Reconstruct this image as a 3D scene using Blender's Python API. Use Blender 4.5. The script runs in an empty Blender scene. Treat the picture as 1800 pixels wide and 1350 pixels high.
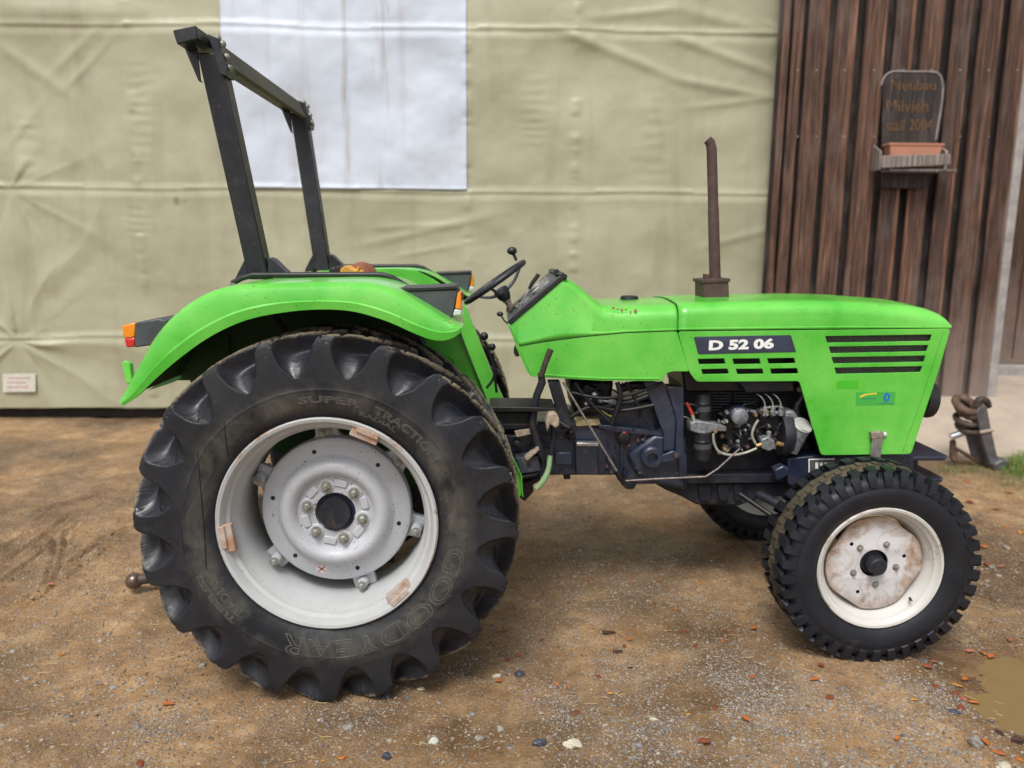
import bpy, bmesh, math, random
import numpy as np
from mathutils import Vector, Matrix
from math import sin, cos, pi, radians, tan, atan2

scene = bpy.context.scene
col = scene.collection
random.seed(7)
rng = np.random.default_rng(11)

# ------------------------------------------------------------------ camera
F_PX = 1370.0
CAM = Vector((0, 0, 1.72))
PITCH, YAW, ROLL = radians(10.06), radians(1.25), radians(0.45)
fw = Vector((sin(YAW) * cos(PITCH), cos(YAW) * cos(PITCH), -sin(PITCH)))
rt0 = Vector((cos(YAW), -sin(YAW), 0))
up0 = rt0.cross(fw)
RT = rt0 * cos(ROLL) + up0 * sin(ROLL)
UP = up0 * cos(ROLL) - rt0 * sin(ROLL)
cd = bpy.data.cameras.new("camera")
cam = bpy.data.objects.new("camera", cd)
col.objects.link(cam)
cam.matrix_world = Matrix(((RT.x, UP.x, -fw.x, CAM.x), (RT.y, UP.y, -fw.y, CAM.y), (RT.z, UP.z, -fw.z, CAM.z), (0, 0, 0, 1)))
cd.sensor_width = 36.0
cd.lens = 36.0 * F_PX / 1800.0
cd.clip_start, cd.clip_end = 0.05, 2000
cd.dof.use_dof = True
cd.dof.focus_distance = 3.1
cd.dof.aperture_fstop = 1.5
scene.camera = cam

# ------------------------------------------------------------------ sky, sun, exposure
SUN_EL, SUN_ROT = radians(58), radians(200)
world = bpy.data.worlds.new("World")
scene.world = world
world.use_nodes = True
wn = world.node_tree
bg = wn.nodes["Background"]
sky = wn.nodes.new("ShaderNodeTexSky")
sky.sky_type = 'NISHITA'
sky.sun_disc = False
sky.sun_elevation = SUN_EL
sky.sun_rotation = SUN_ROT
sky.dust_density = 4.0
sky.air_density = 1.0
sky.ozone_density = 0.6
hs = wn.nodes.new("ShaderNodeHueSaturation")
hs.inputs['Saturation'].default_value = 0.22
wn.links.new(sky.outputs[0], hs.inputs['Color'])
wn.links.new(hs.outputs[0], bg.inputs['Color'])
bg.inputs['Strength'].default_value = 0.09
sd = bpy.data.lights.new("sun", 'SUN')
sun = bpy.data.objects.new("sun", sd)
col.objects.link(sun)
sd.energy = 1.5
# overcast: broad soft sun
sd.angle = radians(22)
sd.color = (1.0, 0.965, 0.91)
# nishita rotation: azimuth measured from +Y clockwise
sdir = Vector((sin(SUN_ROT) * cos(SUN_EL), cos(SUN_ROT) * cos(SUN_EL), sin(SUN_EL)))
sun.rotation_euler = sdir.to_track_quat('Z', 'Y').to_euler()
scene.view_settings.view_transform = 'Standard'
scene.view_settings.look = 'None'
scene.view_settings.gamma = 1.0
scene.view_settings.exposure = 0.66
scene.view_settings.use_curve_mapping = False
scene.render.engine = 'CYCLES'
scene.cycles.use_denoising = True
scene.cycles.max_bounces = 6

# ------------------------------------------------------------------ helpers
W = {}            # world origin of every object


def P(u, v, Y):
    """point of the vertical plane y=Y that a photo pixel (1800 wide) sees"""
    d = fw * F_PX + RT * (u - 900) + UP * (675 - v)
    return CAM + d * (Y / d.y)


def G(u, v, z=0.0):
    d = fw * F_PX + RT * (u - 900) + UP * (675 - v)
    return CAM + d * ((z - CAM.z) / d.z)


def empty(name, loc, parent=None, **props):
    o = bpy.data.objects.new(name, None)
    col.objects.link(o)
    loc = Vector(loc)
    W[o] = loc
    o.empty_display_size = 0.1
    if parent is not None:
        o.parent = parent
        o.location = loc - W[parent]
    else:
        o.location = loc
    for k, v in props.items():
        o[k] = v
    return o


def add(name, verts, faces, mat, parent=None, smooth=None, bevel=0, segs=2, fixn=True, solid=0, subsurf=0, origin=None, **props):
    verts = [Vector(v) for v in verts]
    if origin is None:
        lo = Vector([min(v[i] for v in verts) for i in range(3)])
        hi = Vector([max(v[i] for v in verts) for i in range(3)])
        origin = (lo + hi) / 2
    origin = Vector(origin)
    me = bpy.data.meshes.new(name)
    me.from_pydata([v - origin for v in verts], [], faces)
    if fixn:
        bm = bmesh.new()
        bm.from_mesh(me)
        bmesh.ops.remove_doubles(bm, verts=bm.verts, dist=1e-5)
        bmesh.ops.recalc_face_normals(bm, faces=bm.faces)
        bm.to_mesh(me)
        bm.free()
    me.validate()
    me.materials.append(mat)
    o = bpy.data.objects.new(name, me)
    col.objects.link(o)
    W[o] = origin
    if parent is not None:
        o.parent = parent
        o.location = origin - W[parent]
    else:
        o.location = origin
    if smooth is not None:
        me.polygons.foreach_set('use_smooth', [True] * len(me.polygons))
        me.set_sharp_from_angle(angle=radians(smooth))
    if solid:
        m = o.modifiers.new('solid', 'SOLIDIFY')
        m.thickness = solid
        m.offset = 0
    if bevel:
        m = o.modifiers.new('bevel', 'BEVEL')
        m.width = bevel
        m.segments = segs
        m.limit_method = 'ANGLE'
        m.angle_limit = radians(35)
        if smooth is None:
            me.polygons.foreach_set('use_smooth', [True] * len(me.polygons))
            me.set_sharp_from_angle(angle=radians(30))
            m.harden_normals = False
    if subsurf:
        m = o.modifiers.new('sub', 'SUBSURF')
        m.levels = m.render_levels = subsurf
    for k, v in props.items():
        o[k] = v
    return o


class MB:
    """collects verts / faces"""
    def __init__(s):
        s.v, s.f = [], []

    def add(s, v, f):
        n = len(s.v)
        s.v += [Vector(a) for a in v]
        s.f += [[i + n for i in q] for q in f]
        return s

    def build(s, name, mat, parent=None, **k):
        return add(name, s.v, s.f, mat, parent, **k)


def prism_g(xz, y0, y1, xz2=None):
    n = len(xz)
    xz2 = xz2 or xz
    v = [(x, y0, z) for x, z in xz] + [(x, y1, z) for x, z in xz2]
    f = [list(range(n)), list(range(2 * n - 1, n - 1, -1))]
    f += [[i, (i + 1) % n, n + (i + 1) % n, n + i] for i in range(n)]
    return v, f


def px(pts, Y):
    r = []
    for u, v in pts:
        p = P(u, v, Y)
        r.append((p.x, p.z))
    return r


def prism(name, pts, Y, y0, y1, mat, parent, bevel=0.003, **k):
    v, f = prism_g(px(pts, Y), y0, y1)
    return add(name, v, f, mat, parent, bevel=bevel, **k)


def box_g(c, s, rot=None):
    c = Vector(c)
    v = []
    for dx in (-.5, .5):
        for dy in (-.5, .5):
            for dz in (-.5, .5):
                p = Vector((dx * s[0], dy * s[1], dz * s[2]))
                if rot is not None:
                    p = rot @ p
                v.append(c + p)
    return v, [[0, 1, 3, 2], [4, 6, 7, 5], [0, 4, 5, 1], [2, 3, 7, 6], [0, 2, 6, 4], [1, 5, 7, 3]]


def tube_g(pts, r, n=10, cap=True, closed=False):
    pts = [Vector(p) for p in pts]
    m = len(pts)
    rs = r if isinstance(r, (list, tuple)) else [r] * m
    if len(rs) != m:
        rs = [rs[min(int(q * (len(rs) - 1) / (m - 1)), len(rs) - 2)] * (1 - (q * (len(rs) - 1) / (m - 1)) % 1) + rs[min(int(q * (len(rs) - 1) / (m - 1)) + 1, len(rs) - 1)] * ((q * (len(rs) - 1) / (m - 1)) % 1) if q < m - 1 else rs[-1] for q in range(m)]
    v, f = [], []
    prev = None
    for i, p in enumerate(pts):
        if closed:
            t = (pts[(i + 1) % m] - pts[i - 1])
        else:
            t = pts[min(i + 1, m - 1)] - pts[max(i - 1, 0)]
        t.normalize()
        if prev is None:
            a = Vector((0, 1, 0)) if abs(t.y) < .9 else Vector((1, 0, 0))
            x = t.cross(a).normalized()
        else:
            x = (prev - t * prev.dot(t)).normalized()
        prev = x
        y = t.cross(x)
        for k in range(n):
            a = 2 * pi * k / n
            v.append(p + (x * cos(a) + y * sin(a)) * rs[i])
    for i in range(m if closed else m - 1):
        j = (i + 1) % m
        for k in range(n):
            l = (k + 1) % n
            f.append([i * n + k, i * n + l, j * n + l, j * n + k])
    if cap and not closed:
        f.append(list(range(n))[::-1])
        f.append([(m - 1) * n + k for k in range(n)])
    return v, f


def smooth_path(pts, sub=4):
    pts = [Vector(p) for p in pts]
    out = []
    for i in range(len(pts) - 1):
        p0, p1, p2, p3 = pts[max(i - 1, 0)], pts[i], pts[i + 1], pts[min(i + 2, len(pts) - 1)]
        for k in range(sub):
            t = k / sub
            out.append(.5 * ((2 * p1) + (p2 - p0) * t + (2 * p0 - 5 * p1 + 4 * p2 - p3) * t * t + (3 * p1 - p0 - 3 * p2 + p3) * t ** 3))
    out.append(pts[-1])
    return out


def tube(name, pts, r, mat, parent, n=10, sub=0, **k):
    if sub:
        pts = smooth_path(pts, sub)
    v, f = tube_g(pts, r, n)
    k.setdefault('smooth', 50)
    return add(name, v, f, mat, parent, **k)


def lathe_g(prof, c, axis, n=32, cap0=False, cap1=False, closed=False):
    """prof: (axial, radius)"""
    c, ax = Vector(c), Vector(axis).normalized()
    a = Vector((0, 0, 1)) if abs(ax.z) < .9 else Vector((1, 0, 0))
    x = a.cross(ax).normalized()
    y = ax.cross(x)
    v, f = [], []
    for t, r in prof:
        for k in range(n):
            an = 2 * pi * k / n
            v.append(c + ax * t + (x * cos(an) + y * sin(an)) * r)
    m = len(prof)
    for i in range(m if closed else m - 1):
        j = (i + 1) % m
        for k in range(n):
            l = (k + 1) % n
            f.append([i * n + k, i * n + l, j * n + l, j * n + k])
    if cap0:
        f.append(list(range(n)))
    if cap1:
        f.append([(m - 1) * n + k for k in range(n)])
    return v, f


def lathe(name, prof, c, axis, mat, parent, n=32, cap0=True, cap1=True, closed=False, **k):
    v, f = lathe_g(prof, c, axis, n, cap0, cap1, closed)
    k.setdefault('smooth', 35)
    return add(name, v, f, mat, parent, **k)


def hex_g(c, axis, r, h, n=6):
    return lathe_g([(0, r), (h, r)], c, axis, n, True, True)


def sphere_g(c, r, n=16, m=9, sc=(1, 1, 1)):
    v, f = [], []
    c = Vector(c)
    for i in range(m + 1):
        th = pi * i / m
        for k in range(n):
            a = 2 * pi * k / n
            v.append(c + Vector((r * sc[0] * sin(th) * cos(a), r * sc[1] * sin(th) * sin(a), r * sc[2] * cos(th))))
    for i in range(m):
        for k in range(n):
            l = (k + 1) % n
            f.append([i * n + k, i * n + l, (i + 1) * n + l, (i + 1) * n + k])
    return v, f


def curve_mesh(cu):
    o = bpy.data.objects.new('tmp', cu)
    col.objects.link(o)
    dg = bpy.context.evaluated_depsgraph_get()
    ev = o.evaluated_get(dg)
    me = bpy.data.meshes.new_from_object(ev)
    v = [a.co.copy() for a in me.vertices]
    f = [list(p.vertices) for p in me.polygons]
    bpy.data.objects.remove(o)
    bpy.data.curves.remove(cu)
    bpy.data.meshes.remove(me)
    return v, f


def plate_g(outer, holes, th, bevel=0.0):
    """flat plate with holes in local XY, thickness th around z=0"""
    cu = bpy.data.curves.new('c', 'CURVE')
    cu.dimensions = '2D'
    cu.fill_mode = 'BOTH'
    cu.extrude = th / 2
    cu.bevel_depth = bevel
    cu.bevel_resolution = 1
    for loop in [outer] + list(holes):
        s = cu.splines.new('POLY')
        s.points.add(len(loop) - 1)
        for i, (x, y) in enumerate(loop):
            s.points[i].co = (x, y, 0, 1)
        s.use_cyclic_u = True
    return curve_mesh(cu)


def round_poly(pts, r, n=4):
    """round corners of a polygon"""
    out = []
    m = len(pts)
    for i in range(m):
        p = Vector(pts[i])
        a, b = Vector(pts[i - 1]) - p, Vector(pts[(i + 1) % m]) - p
        q = min(r, a.length * .45, b.length * .45)
        s, e = p + a.normalized() * q, p + b.normalized() * q
        for k in range(n + 1):
            t = k / n
            out.append(tuple((1 - t) ** 2 * s + 2 * t * (1 - t) * p + t * t * e))
    return out


def plate(name, pts, holes, Y, th, mat, parent, rr=0.0, hr=0.0, bevel=0.0, yc=None, **k):
    """vertical plate facing the camera, outline and holes in photo pixels on plane Y"""
    o = px(pts, Y)
    hh = [px(h, Y) for h in holes]
    if rr:
        o = round_poly(o, rr)
    if hr:
        hh = [round_poly(h, hr) for h in hh]
    v, f = plate_g(o, hh, th, bevel)
    yc = Y if yc is None else yc
    v = [(a.x, yc - a.z, a.y) for a in v]
    k.setdefault('smooth', 30)
    return add(name, v, f, mat, parent, **k)


_font = None


def text_g(body, size, extrude=0.0, outline=0.0, bold=0.0, sx=1.0, align='CENTER', res=3):
    cu = bpy.data.curves.new('t', 'FONT')
    cu.body = body
    cu.size = size
    cu.align_x = align
    cu.resolution_u = res
    cu.offset = bold
    if outline:
        cu.fill_mode = 'NONE'
        cu.bevel_depth = outline
        cu.bevel_resolution = 0
    else:
        cu.extrude = extrude
    v, f = curve_mesh(cu)
    return [Vector((a.x * sx, a.y, a.z)) for a in v], f


# numpy noise
def _hash(ix, iy, seed):
    h = (ix.astype(np.int64) * 374761393 + iy.astype(np.int64) * 668265263 + seed * 1442695041) & 0xFFFFFFFF
    h = ((h ^ (h >> 13)) * 1274126177) & 0xFFFFFFFF
    return ((h ^ (h >> 16)) & 0xFFFF) / 65535.0


def vnoise(x, y, seed=0):
    ix, iy = np.floor(x), np.floor(y)
    fx, fy = x - ix, y - iy
    fx, fy = fx * fx * fx * (fx * (fx * 6 - 15) + 10), fy * fy * fy * (fy * (fy * 6 - 15) + 10)
    a, b = _hash(ix, iy, seed), _hash(ix + 1, iy, seed)
    c, d = _hash(ix, iy + 1, seed), _hash(ix + 1, iy + 1, seed)
    return (a * (1 - fx) + b * fx) * (1 - fy) + (c * (1 - fx) + d * fx) * fy - .5


def fbm(x, y, oct=4, seed=0, gain=.5):
    s, a = 0, 1
    for i in range(oct):
        s = s + vnoise(x * 2 ** i, y * 2 ** i, seed + i * 17) * a
        a *= gain
    return s


# ------------------------------------------------------------------ materials
def nodes(name):
    m = bpy.data.materials.new(name)
    m.use_nodes = True
    nt = m.node_tree
    return m, nt, nt.nodes["Principled BSDF"]


def N(nt, t, **k):
    n = nt.nodes.new(t)
    for a, b in k.items():
        if a in n.inputs:
            n.inputs[a].default_value = b
        else:
            setattr(n, a, b)
    return n


def noise(nt, scale, detail=4, rough=.55, vec=None, coord='Object', dist=0):
    tc = N(nt, 'ShaderNodeNewGeometry') if coord == 'World' else N(nt, 'ShaderNodeTexCoord')
    n = N(nt, 'ShaderNodeTexNoise')
    n.inputs['Scale'].default_value = scale
    n.inputs['Detail'].default_value = detail
    n.inputs['Roughness'].default_value = rough
    n.inputs['Distortion'].default_value = dist
    src = tc.outputs['Position'] if coord == 'World' else tc.outputs[coord]
    if vec:
        mp = N(nt, 'ShaderNodeMapping')
        mp.inputs['Scale'].default_value = vec
        nt.links.new(src, mp.inputs[0])
        src = mp.outputs[0]
    nt.links.new(src, n.inputs['Vector'])
    return n


def ramp(nt, fac, stops):
    r = N(nt, 'ShaderNodeValToRGB')
    e = r.color_ramp.elements
    while len(e) < len(stops):
        e.new(.5)
    for el, (p, c) in zip(e, stops):
        el.position = p
        el.color = (*c, 1) if len(c) == 3 else c
    nt.links.new(fac, r.inputs[0])
    return r.outputs[0]


def mixc(nt, fac, a, b, mode='MIX'):
    m = N(nt, 'ShaderNodeMix', data_type='RGBA', blend_type=mode)
    if isinstance(fac, (int, float)):
        m.inputs[0].default_value = fac
    else:
        nt.links.new(fac, m.inputs[0])
    for i, c in ((6, a), (7, b)):
        if isinstance(c, tuple):
            m.inputs[i].default_value = (*c, 1)
        else:
            nt.links.new(c, m.inputs[i])
    return m.outputs[2]


def mth(nt, op, a, b=0.0, clamp=False):
    m = N(nt, 'ShaderNodeMath', operation=op, use_clamp=clamp)
    for i, c in ((0, a), (1, b)):
        if isinstance(c, (int, float)):
            m.inputs[i].default_value = c
        else:
            nt.links.new(c, m.inputs[i])
    return m.outputs[0]


def bump(nt, bs, h, strength=.3, dist=.002):
    b = N(nt, 'ShaderNodeBump')
    b.inputs['Strength'].default_value = strength
    b.inputs['Distance'].default_value = dist
    nt.links.new(h, b.inputs['Height'])
    nt.links.new(b.outputs[0], bs.inputs['Normal'])
    return b


BW = ((0, 0, 0), (1, 1, 1))


def mat_paint(name, c, var=.12, rough=.35, dirt=(.18, .12, .07), dirt_amt=.5, spots=.5, metal=0, coat=0.15, rust=None, rust_amt=.5, fade=None):
    m, nt, bs = nodes(name)
    lo = tuple(a * (1 - var) for a in c)
    hi = tuple(min(1, a * (1 + var) + .01) for a in c) if fade is None else fade
    n1 = noise(nt, 3.5, 4, .6, coord='World')
    base = ramp(nt, n1.outputs[0], [(.32, lo), (.68, hi)])
    # dirt film
    n2 = noise(nt, 14, 6, .7, coord='World')
    d = ramp(nt, n2.outputs[0], [(.52, (0, 0, 0)), (.85, (dirt_amt,) * 3)])
    base = mixc(nt, d, base, dirt)
    n3 = noise(nt, 95, 3, .6, coord='World')
    n3b = noise(nt, 6, 2, .6, coord='World')
    s = ramp(nt, mth(nt, 'ADD', n3.outputs[0], mth(nt, 'MULTIPLY', n3b.outputs[0], .25)), [(.79, (0, 0, 0)), (.83, (spots,) * 3)])
    base = mixc(nt, s, base, (.12, .075, .045))
    if rust:
        n4 = noise(nt, 5.5, 8, .72, coord='World', dist=.4)
        r = ramp(nt, n4.outputs[0], [(.66 - .2 * rust_amt, (0, 0, 0)), (.76 - .16 * rust_amt, (1, 1, 1))])
        base = mixc(nt, mth(nt, 'MULTIPLY', r, .75), base, rust)
    nt.links.new(base, bs.inputs['Base Color'])
    rr = ramp(nt, n2.outputs[0], [(.3, (rough,) * 3), (.8, (min(1, rough + .3),) * 3)])
    nt.links.new(rr, bs.inputs['Roughness'])
    bs.inputs['Metallic'].default_value = metal
    bs.inputs['Coat Weight'].default_value = coat
    bs.inputs['Coat Roughness'].default_value = .16
    n5 = noise(nt, 30, 3, .5, coord='World')
    n6 = noise(nt, 4.5, 2, .5, coord='World')
    hh_ = mth(nt, 'ADD', mth(nt, 'MULTIPLY', n6.outputs[0], 4.0), mth(nt, 'ADD', mth(nt, 'MULTIPLY', n5.outputs[0], .5), mth(nt, 'MULTIPLY', n3.outputs[0], .25)))
    bump(nt, bs, hh_, .25, .002)
    return m


def mat_simple(name, c, rough=.5, metal=0, var=.2, scale=20, bmp=.2, coat=0, **kw):
    m, nt, bs = nodes(name)
    n1 = noise(nt, scale, 5, .65, coord='World')
    lo, hi = tuple(a * (1 - var) for a in c), tuple(min(1, a * (1 + var)) for a in c)
    nt.links.new(ramp(nt, n1.outputs[0], [(.3, lo), (.7, hi)]), bs.inputs['Base Color'])
    bs.inputs['Roughness'].default_value = rough
    bs.inputs['Metallic'].default_value = metal
    bs.inputs['Coat Weight'].default_value = coat
    if bmp:
        bump(nt, bs, n1.outputs[0], bmp, .002)
    for k, v in kw.items():
        bs.inputs[k].default_value = v
    return m


def mat_rubber(name, dirt_lo=.62, glossy=.42, mud=(.21, .175, .12)):
    m, nt, bs = nodes(name)
    n1 = noise(nt, 5, 6, .65, coord='World')
    base = ramp(nt, n1.outputs[0], [(.3, (.0065, .0075, .011)), (.7, (.019, .021, .030))])
    n2 = noise(nt, 7, 7, .72, coord='World', dist=.3)
    d = ramp(nt, n2.outputs[0], [(dirt_lo - .1, (0, 0, 0)), (dirt_lo + .12, (.5, .5, .5))])
    base = mixc(nt, d, base, mud)
    n3 = noise(nt, 160, 2, .5, coord='World')
    s = ramp(nt, n3.outputs[0], [(.735, (0, 0, 0)), (.76, (.5, .5, .5))])
    base = mixc(nt, s, base, (.32, .28, .2))
    nt.links.new(base, bs.inputs['Base Color'])
    rr = ramp(nt, n2.outputs[0], [(.35, (glossy,) * 3), (.75, (.8, .8, .8))])
    nt.links.new(rr, bs.inputs['Roughness'])
    n5 = noise(nt, 45, 5, .6, coord='World')
    bump(nt, bs, n5.outputs[0], .15, .002)
    return m


GREEN = mat_paint('green_paint', (.066, .49, .030), var=.06, rough=.27, dirt_amt=.22, spots=.8, coat=.65, fade=(.175, .65, .085))
GREENIN = mat_paint('green_paint_dark', (.018, .085, .012), var=.4, rough=.55, dirt=(.05, .04, .025), dirt_amt=.8, spots=.6, coat=0)  # much darker green base with a heavy dirt film, for under and inner faces
NAVY = mat_paint('navy_cast_paint', (.008, .013, .030), var=.4, rough=.28, dirt=(.10, .075, .05), dirt_amt=.5, spots=.8, coat=.3, fade=(.022, .034, .070))
NAVYR = mat_paint('navy_paint_rusting', (.007, .010, .020), var=.4, rough=.5, dirt=(.14, .09, .05), dirt_amt=.6, spots=.7, coat=0, rust=(.12, .045, .02), rust_amt=.15)
POSTM = mat_paint('roll_bar_paint', (.008, .0095, .017), var=.35, rough=.36, dirt=(.1, .09, .07), dirt_amt=.5, spots=.8, coat=.1)
BLACK = mat_simple('black_plastic', (.016, .017, .02), .42, 0, .4, 25, .15)
BLACKM = mat_simple('black_oily_metal', (.012, .012, .014), .45, .2, .6, 30, .4)
GREY = mat_simple('grey_worn_plastic', (.06, .065, .075), .5, 0, .3, 14, .15)
RIM = mat_paint('rim_grey_paint', (.50, .52, .55), var=.08, rough=.4, dirt=(.24, .19, .13), dirt_amt=.45, spots=.7, coat=.12, rust=(.34, .15, .06), rust_amt=-.12)
DISC = mat_paint('disc_grey_paint', (.46, .48, .52), var=.09, rough=.36, dirt=(.28, .23, .16), dirt_amt=.5, spots=.95, coat=.15)
def mat_rim(name, r_edge, c0, c1, rusty):
    m, nt, bs = nodes(name)
    tc = N(nt, 'ShaderNodeTexCoord')
    mp = N(nt, 'ShaderNodeMapping')
    mp.inputs['Scale'].default_value = (1, 0, 1)
    nt.links.new(tc.outputs['Object'], mp.inputs[0])
    le = N(nt, 'ShaderNodeVectorMath', operation='LENGTH')
    nt.links.new(mp.outputs[0], le.inputs[0])
    n1 = noise(nt, 7, 7, .75, dist=.6)
    n2 = noise(nt, 2.2, 4, .6)
    n3 = noise(nt, 110, 3, .6)
    base = ramp(nt, n2.outputs[0], [(.3, c0), (.7, c1)])
    e = mth(nt, 'ADD', mth(nt, 'MULTIPLY', mth(nt, 'SUBTRACT', le.outputs['Value'], r_edge), 9.0), n1.outputs[0])
    e = ramp(nt, e, [(.60, (0, 0, 0)), (.72, (1, 1, 1))])
    p = ramp(nt, n1.outputs[0], [(.66 - rusty, (0, 0, 0)), (.76 - rusty, (.8, .8, .8))])
    sp = ramp(nt, n3.outputs[0], [(.70, (0, 0, 0)), (.73, (.8, .8, .8))])
    rc = ramp(nt, n3.outputs[0], [(.35, (.20, .09, .035)), (.65, (.42, .25, .13))])
    for q in (p, mth(nt, 'MULTIPLY', e, .8), sp):
        base = mixc(nt, q, base, rc)
    nt.links.new(base, bs.inputs['Base Color'])
    bs.inputs['Roughness'].default_value = .42
    bs.inputs['Coat Weight'].default_value = .1
    bump(nt, bs, n3.outputs[0], .12, .002)
    return m


RIM2 = mat_rim('rear_rim_paint', .396, (.38, .39, .39), (.54, .56, .57), .05)
RIMW2 = mat_rim('front_rim_paint', .249, (.50, .50, .48), (.64, .63, .59), .06)
RIMR = mat_paint('rim_white_paint_rusting', (.58, .57, .55), var=.1, rough=.45, dirt=(.30, .2, .1), dirt_amt=.6, spots=.8, coat=.1, rust=(.34, .17, .065), rust_amt=.32)
RIMW = mat_paint('rim_white_paint', (.62, .63, .62), var=.1, rough=.42, dirt=(.33, .26, .15), dirt_amt=.6, spots=.6, coat=.1, rust=(.30, .19, .09), rust_amt=.05)
RUSTW = mat_paint('rusty_painted_lug', (.46, .42, .38), var=.1, rough=.6, dirt=(.33, .17, .08), dirt_amt=.9, spots=.8, coat=0, rust=(.36, .15, .05), rust_amt=1.1)
STEEL = mat_simple('bare_steel', (.42, .42, .42), .38, .8, .3, 40, .2)
NUT = mat_simple('zinc_nut', (.27, .27, .24), .5, .35, .35, 60, .3)
ALU = mat_simple('cast_aluminium', (.25, .26, .28), .5, .5, .5, 60, .5)
BRASS = mat_simple('brass_fitting', (.42, .28, .12), .45, .6, .4, 60, .3)
RUST = mat_simple('rusty_exhaust', (.085, .048, .044), .72, .1, .3, 18, .6)
RUBBER = mat_rubber('tyre_rubber', .74, glossy=.34, mud=(.15, .148, .118))
_nt = RUBBER.node_tree
_bs = _nt.nodes['Principled BSDF']
_src = _bs.inputs['Base Color'].links[0].from_socket
_tc = N(_nt, 'ShaderNodeTexCoord')
_mp = N(_nt, 'ShaderNodeMapping')
_mp.inputs['Scale'].default_value = (1, 0, 1)
_nt.links.new(_tc.outputs['Object'], _mp.inputs[0])
_le = N(_nt, 'ShaderNodeVectorMath', operation='LENGTH')
_nt.links.new(_mp.outputs[0], _le.inputs[0])
_n1 = noise(_nt, 4.5, 6, .7, dist=.8)
_band = ramp(_nt, _le.outputs['Value'], [(.415, (0, 0, 0)), (.455, (1, 1, 1)), (.50, (.75, .75, .75)), (.56, (.12, .12, .12))])
_f = mth(_nt, 'MULTIPLY', _band, ramp(_nt, _n1.outputs[0], [(.38, (0, 0, 0)), (.66, (.68, .68, .68))]))
_nt.links.new(mixc(_nt, _f, _src, (.155, .15, .118)), _bs.inputs['Base Color'])
RUBBERT = mat_rubber('tread_rubber', .76, glossy=.20)
RUBBERF = mat_rubber('front_tyre_rubber', .74, glossy=.36)
RUBMUD = mat_rubber('muddy_tread_rubber', .36, glossy=.6, mud=(.17, .13, .075))
CROWN = mat_rubber('tread_crown_rubber', .46, glossy=.5, mud=(.32, .26, .17))
_nt = RUBBERT.node_tree
_bs = _nt.nodes['Principled BSDF']
_src = _bs.inputs['Base Color'].links[0].from_socket
_tc = N(_nt, 'ShaderNodeTexCoord')
_mp = N(_nt, 'ShaderNodeMapping')
_mp.inputs['Scale'].default_value = (1, 0, 1)
_nt.links.new(_tc.outputs['Object'], _mp.inputs[0])
_le = N(_nt, 'ShaderNodeVectorMath', operation='LENGTH')
_nt.links.new(_mp.outputs[0], _le.inputs[0])
_n1 = noise(_nt, 9, 7, .75, dist=.6)
_f = ramp(_nt, mth(_nt, 'ADD', mth(_nt, 'MULTIPLY', mth(_nt, 'SUBTRACT', _le.outputs['Value'], .697), 16.0), _n1.outputs[0]), [(.50, (0, 0, 0)), (.66, (.85, .85, .85))])
_nm = noise(_nt, 60, 4, .7)
_mc = ramp(_nt, _nm.outputs[0], [(.3, (.13, .10, .06)), (.7, (.30, .25, .17))])
_nt.links.new(mixc(_nt, _f, _src, _mc), _bs.inputs['Base Color'])
_rs = _bs.inputs['Roughness'].links[0].from_socket
_nt.links.new(mth(_nt, 'ADD', _rs, mth(_nt, 'MULTIPLY', _f, .5), True), _bs.inputs['Roughness'])
RUBBER.node_tree.nodes['Principled BSDF'].inputs['Specular IOR Level'].default_value = .36
RUBBERF.node_tree.nodes['Principled BSDF'].inputs['Specular IOR Level'].default_value = .38
TEXTR = mat_simple('raised_rubber_letters', (.085, .083, .072), .65, 0, .4, 50, .2)
AMBER = mat_simple('amber_lens', (.85, .26, .01), .18, 0, .1, 40, .1, coat=.6)
REDL = mat_simple('red_lens', (.62, .02, .02), .18, 0, .1, 40, .1, coat=.6)
CLEAR = mat_simple('clear_lens', (.62, .64, .62), .2, 0, .1, 40, .1, coat=.6)
WHITEP = mat_simple('white_print', (.85, .85, .84), .5, 0, .06, 60, 0)
PALEGRN = mat_paint('pale_green_paint', (.30, .47, .24), var=.1, rough=.5, dirt_amt=.5, spots=.8, coat=0)
HOSE = mat_simple('clear_hose', (.33, .33, .28), .3, 0, .2, 40, .1, coat=.3)
ROD = mat_simple('rusting_rod', (.26, .22, .2), .5, .5, .5, 60, .4)
REDP = mat_simple('red_paint', (.42, .03, .02), .5, 0, .5, 60, .4)
MUDPAD = mat_simple('mud_caked_pad', (.36, .29, .22), .8, 0, .4, 60, .8)
SEATR = mat_simple('worn_red_seat_cover', (.26, .085, .045), .6, 0, .3, 20, .3)
FOAM = mat_simple('yellow_seat_foam', (.60, .32, .06), .8, 0, .3, 30, .5)
MESHM = mat_simple('dusty_radiator_screen', (.055, .055, .05), .7, 0, .6, 140, .6)
BADGE = mat_simple('badge_navy', (.035, .045, .075), .4, 0, .15, 12, .05)
DKGREEN = mat_simple('unfaded_green', (.06, .50, .022), .35, 0, .05, 12, 0, coat=.2)
STKGREEN = mat_simple('sticker_green', (.06, .42, .06), .4, 0, .06, 40, 0)
YEL = mat_simple('sticker_yellow', (.62, .62, .05), .4, 0, .06, 40, 0)
BLU = mat_simple('sticker_blue', (.02, .15, .55), .4, 0, .06, 40, 0)
GLASS = mat_simple('gauge_face', (.30, .30, .29), .2, 0, .5, 40, .1, coat=.5)

YC = 3.82      # the tractor's centre plane

# ================================================================== GROUND
pud_c = G(1893, 1222)
track_pts = {}


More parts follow.
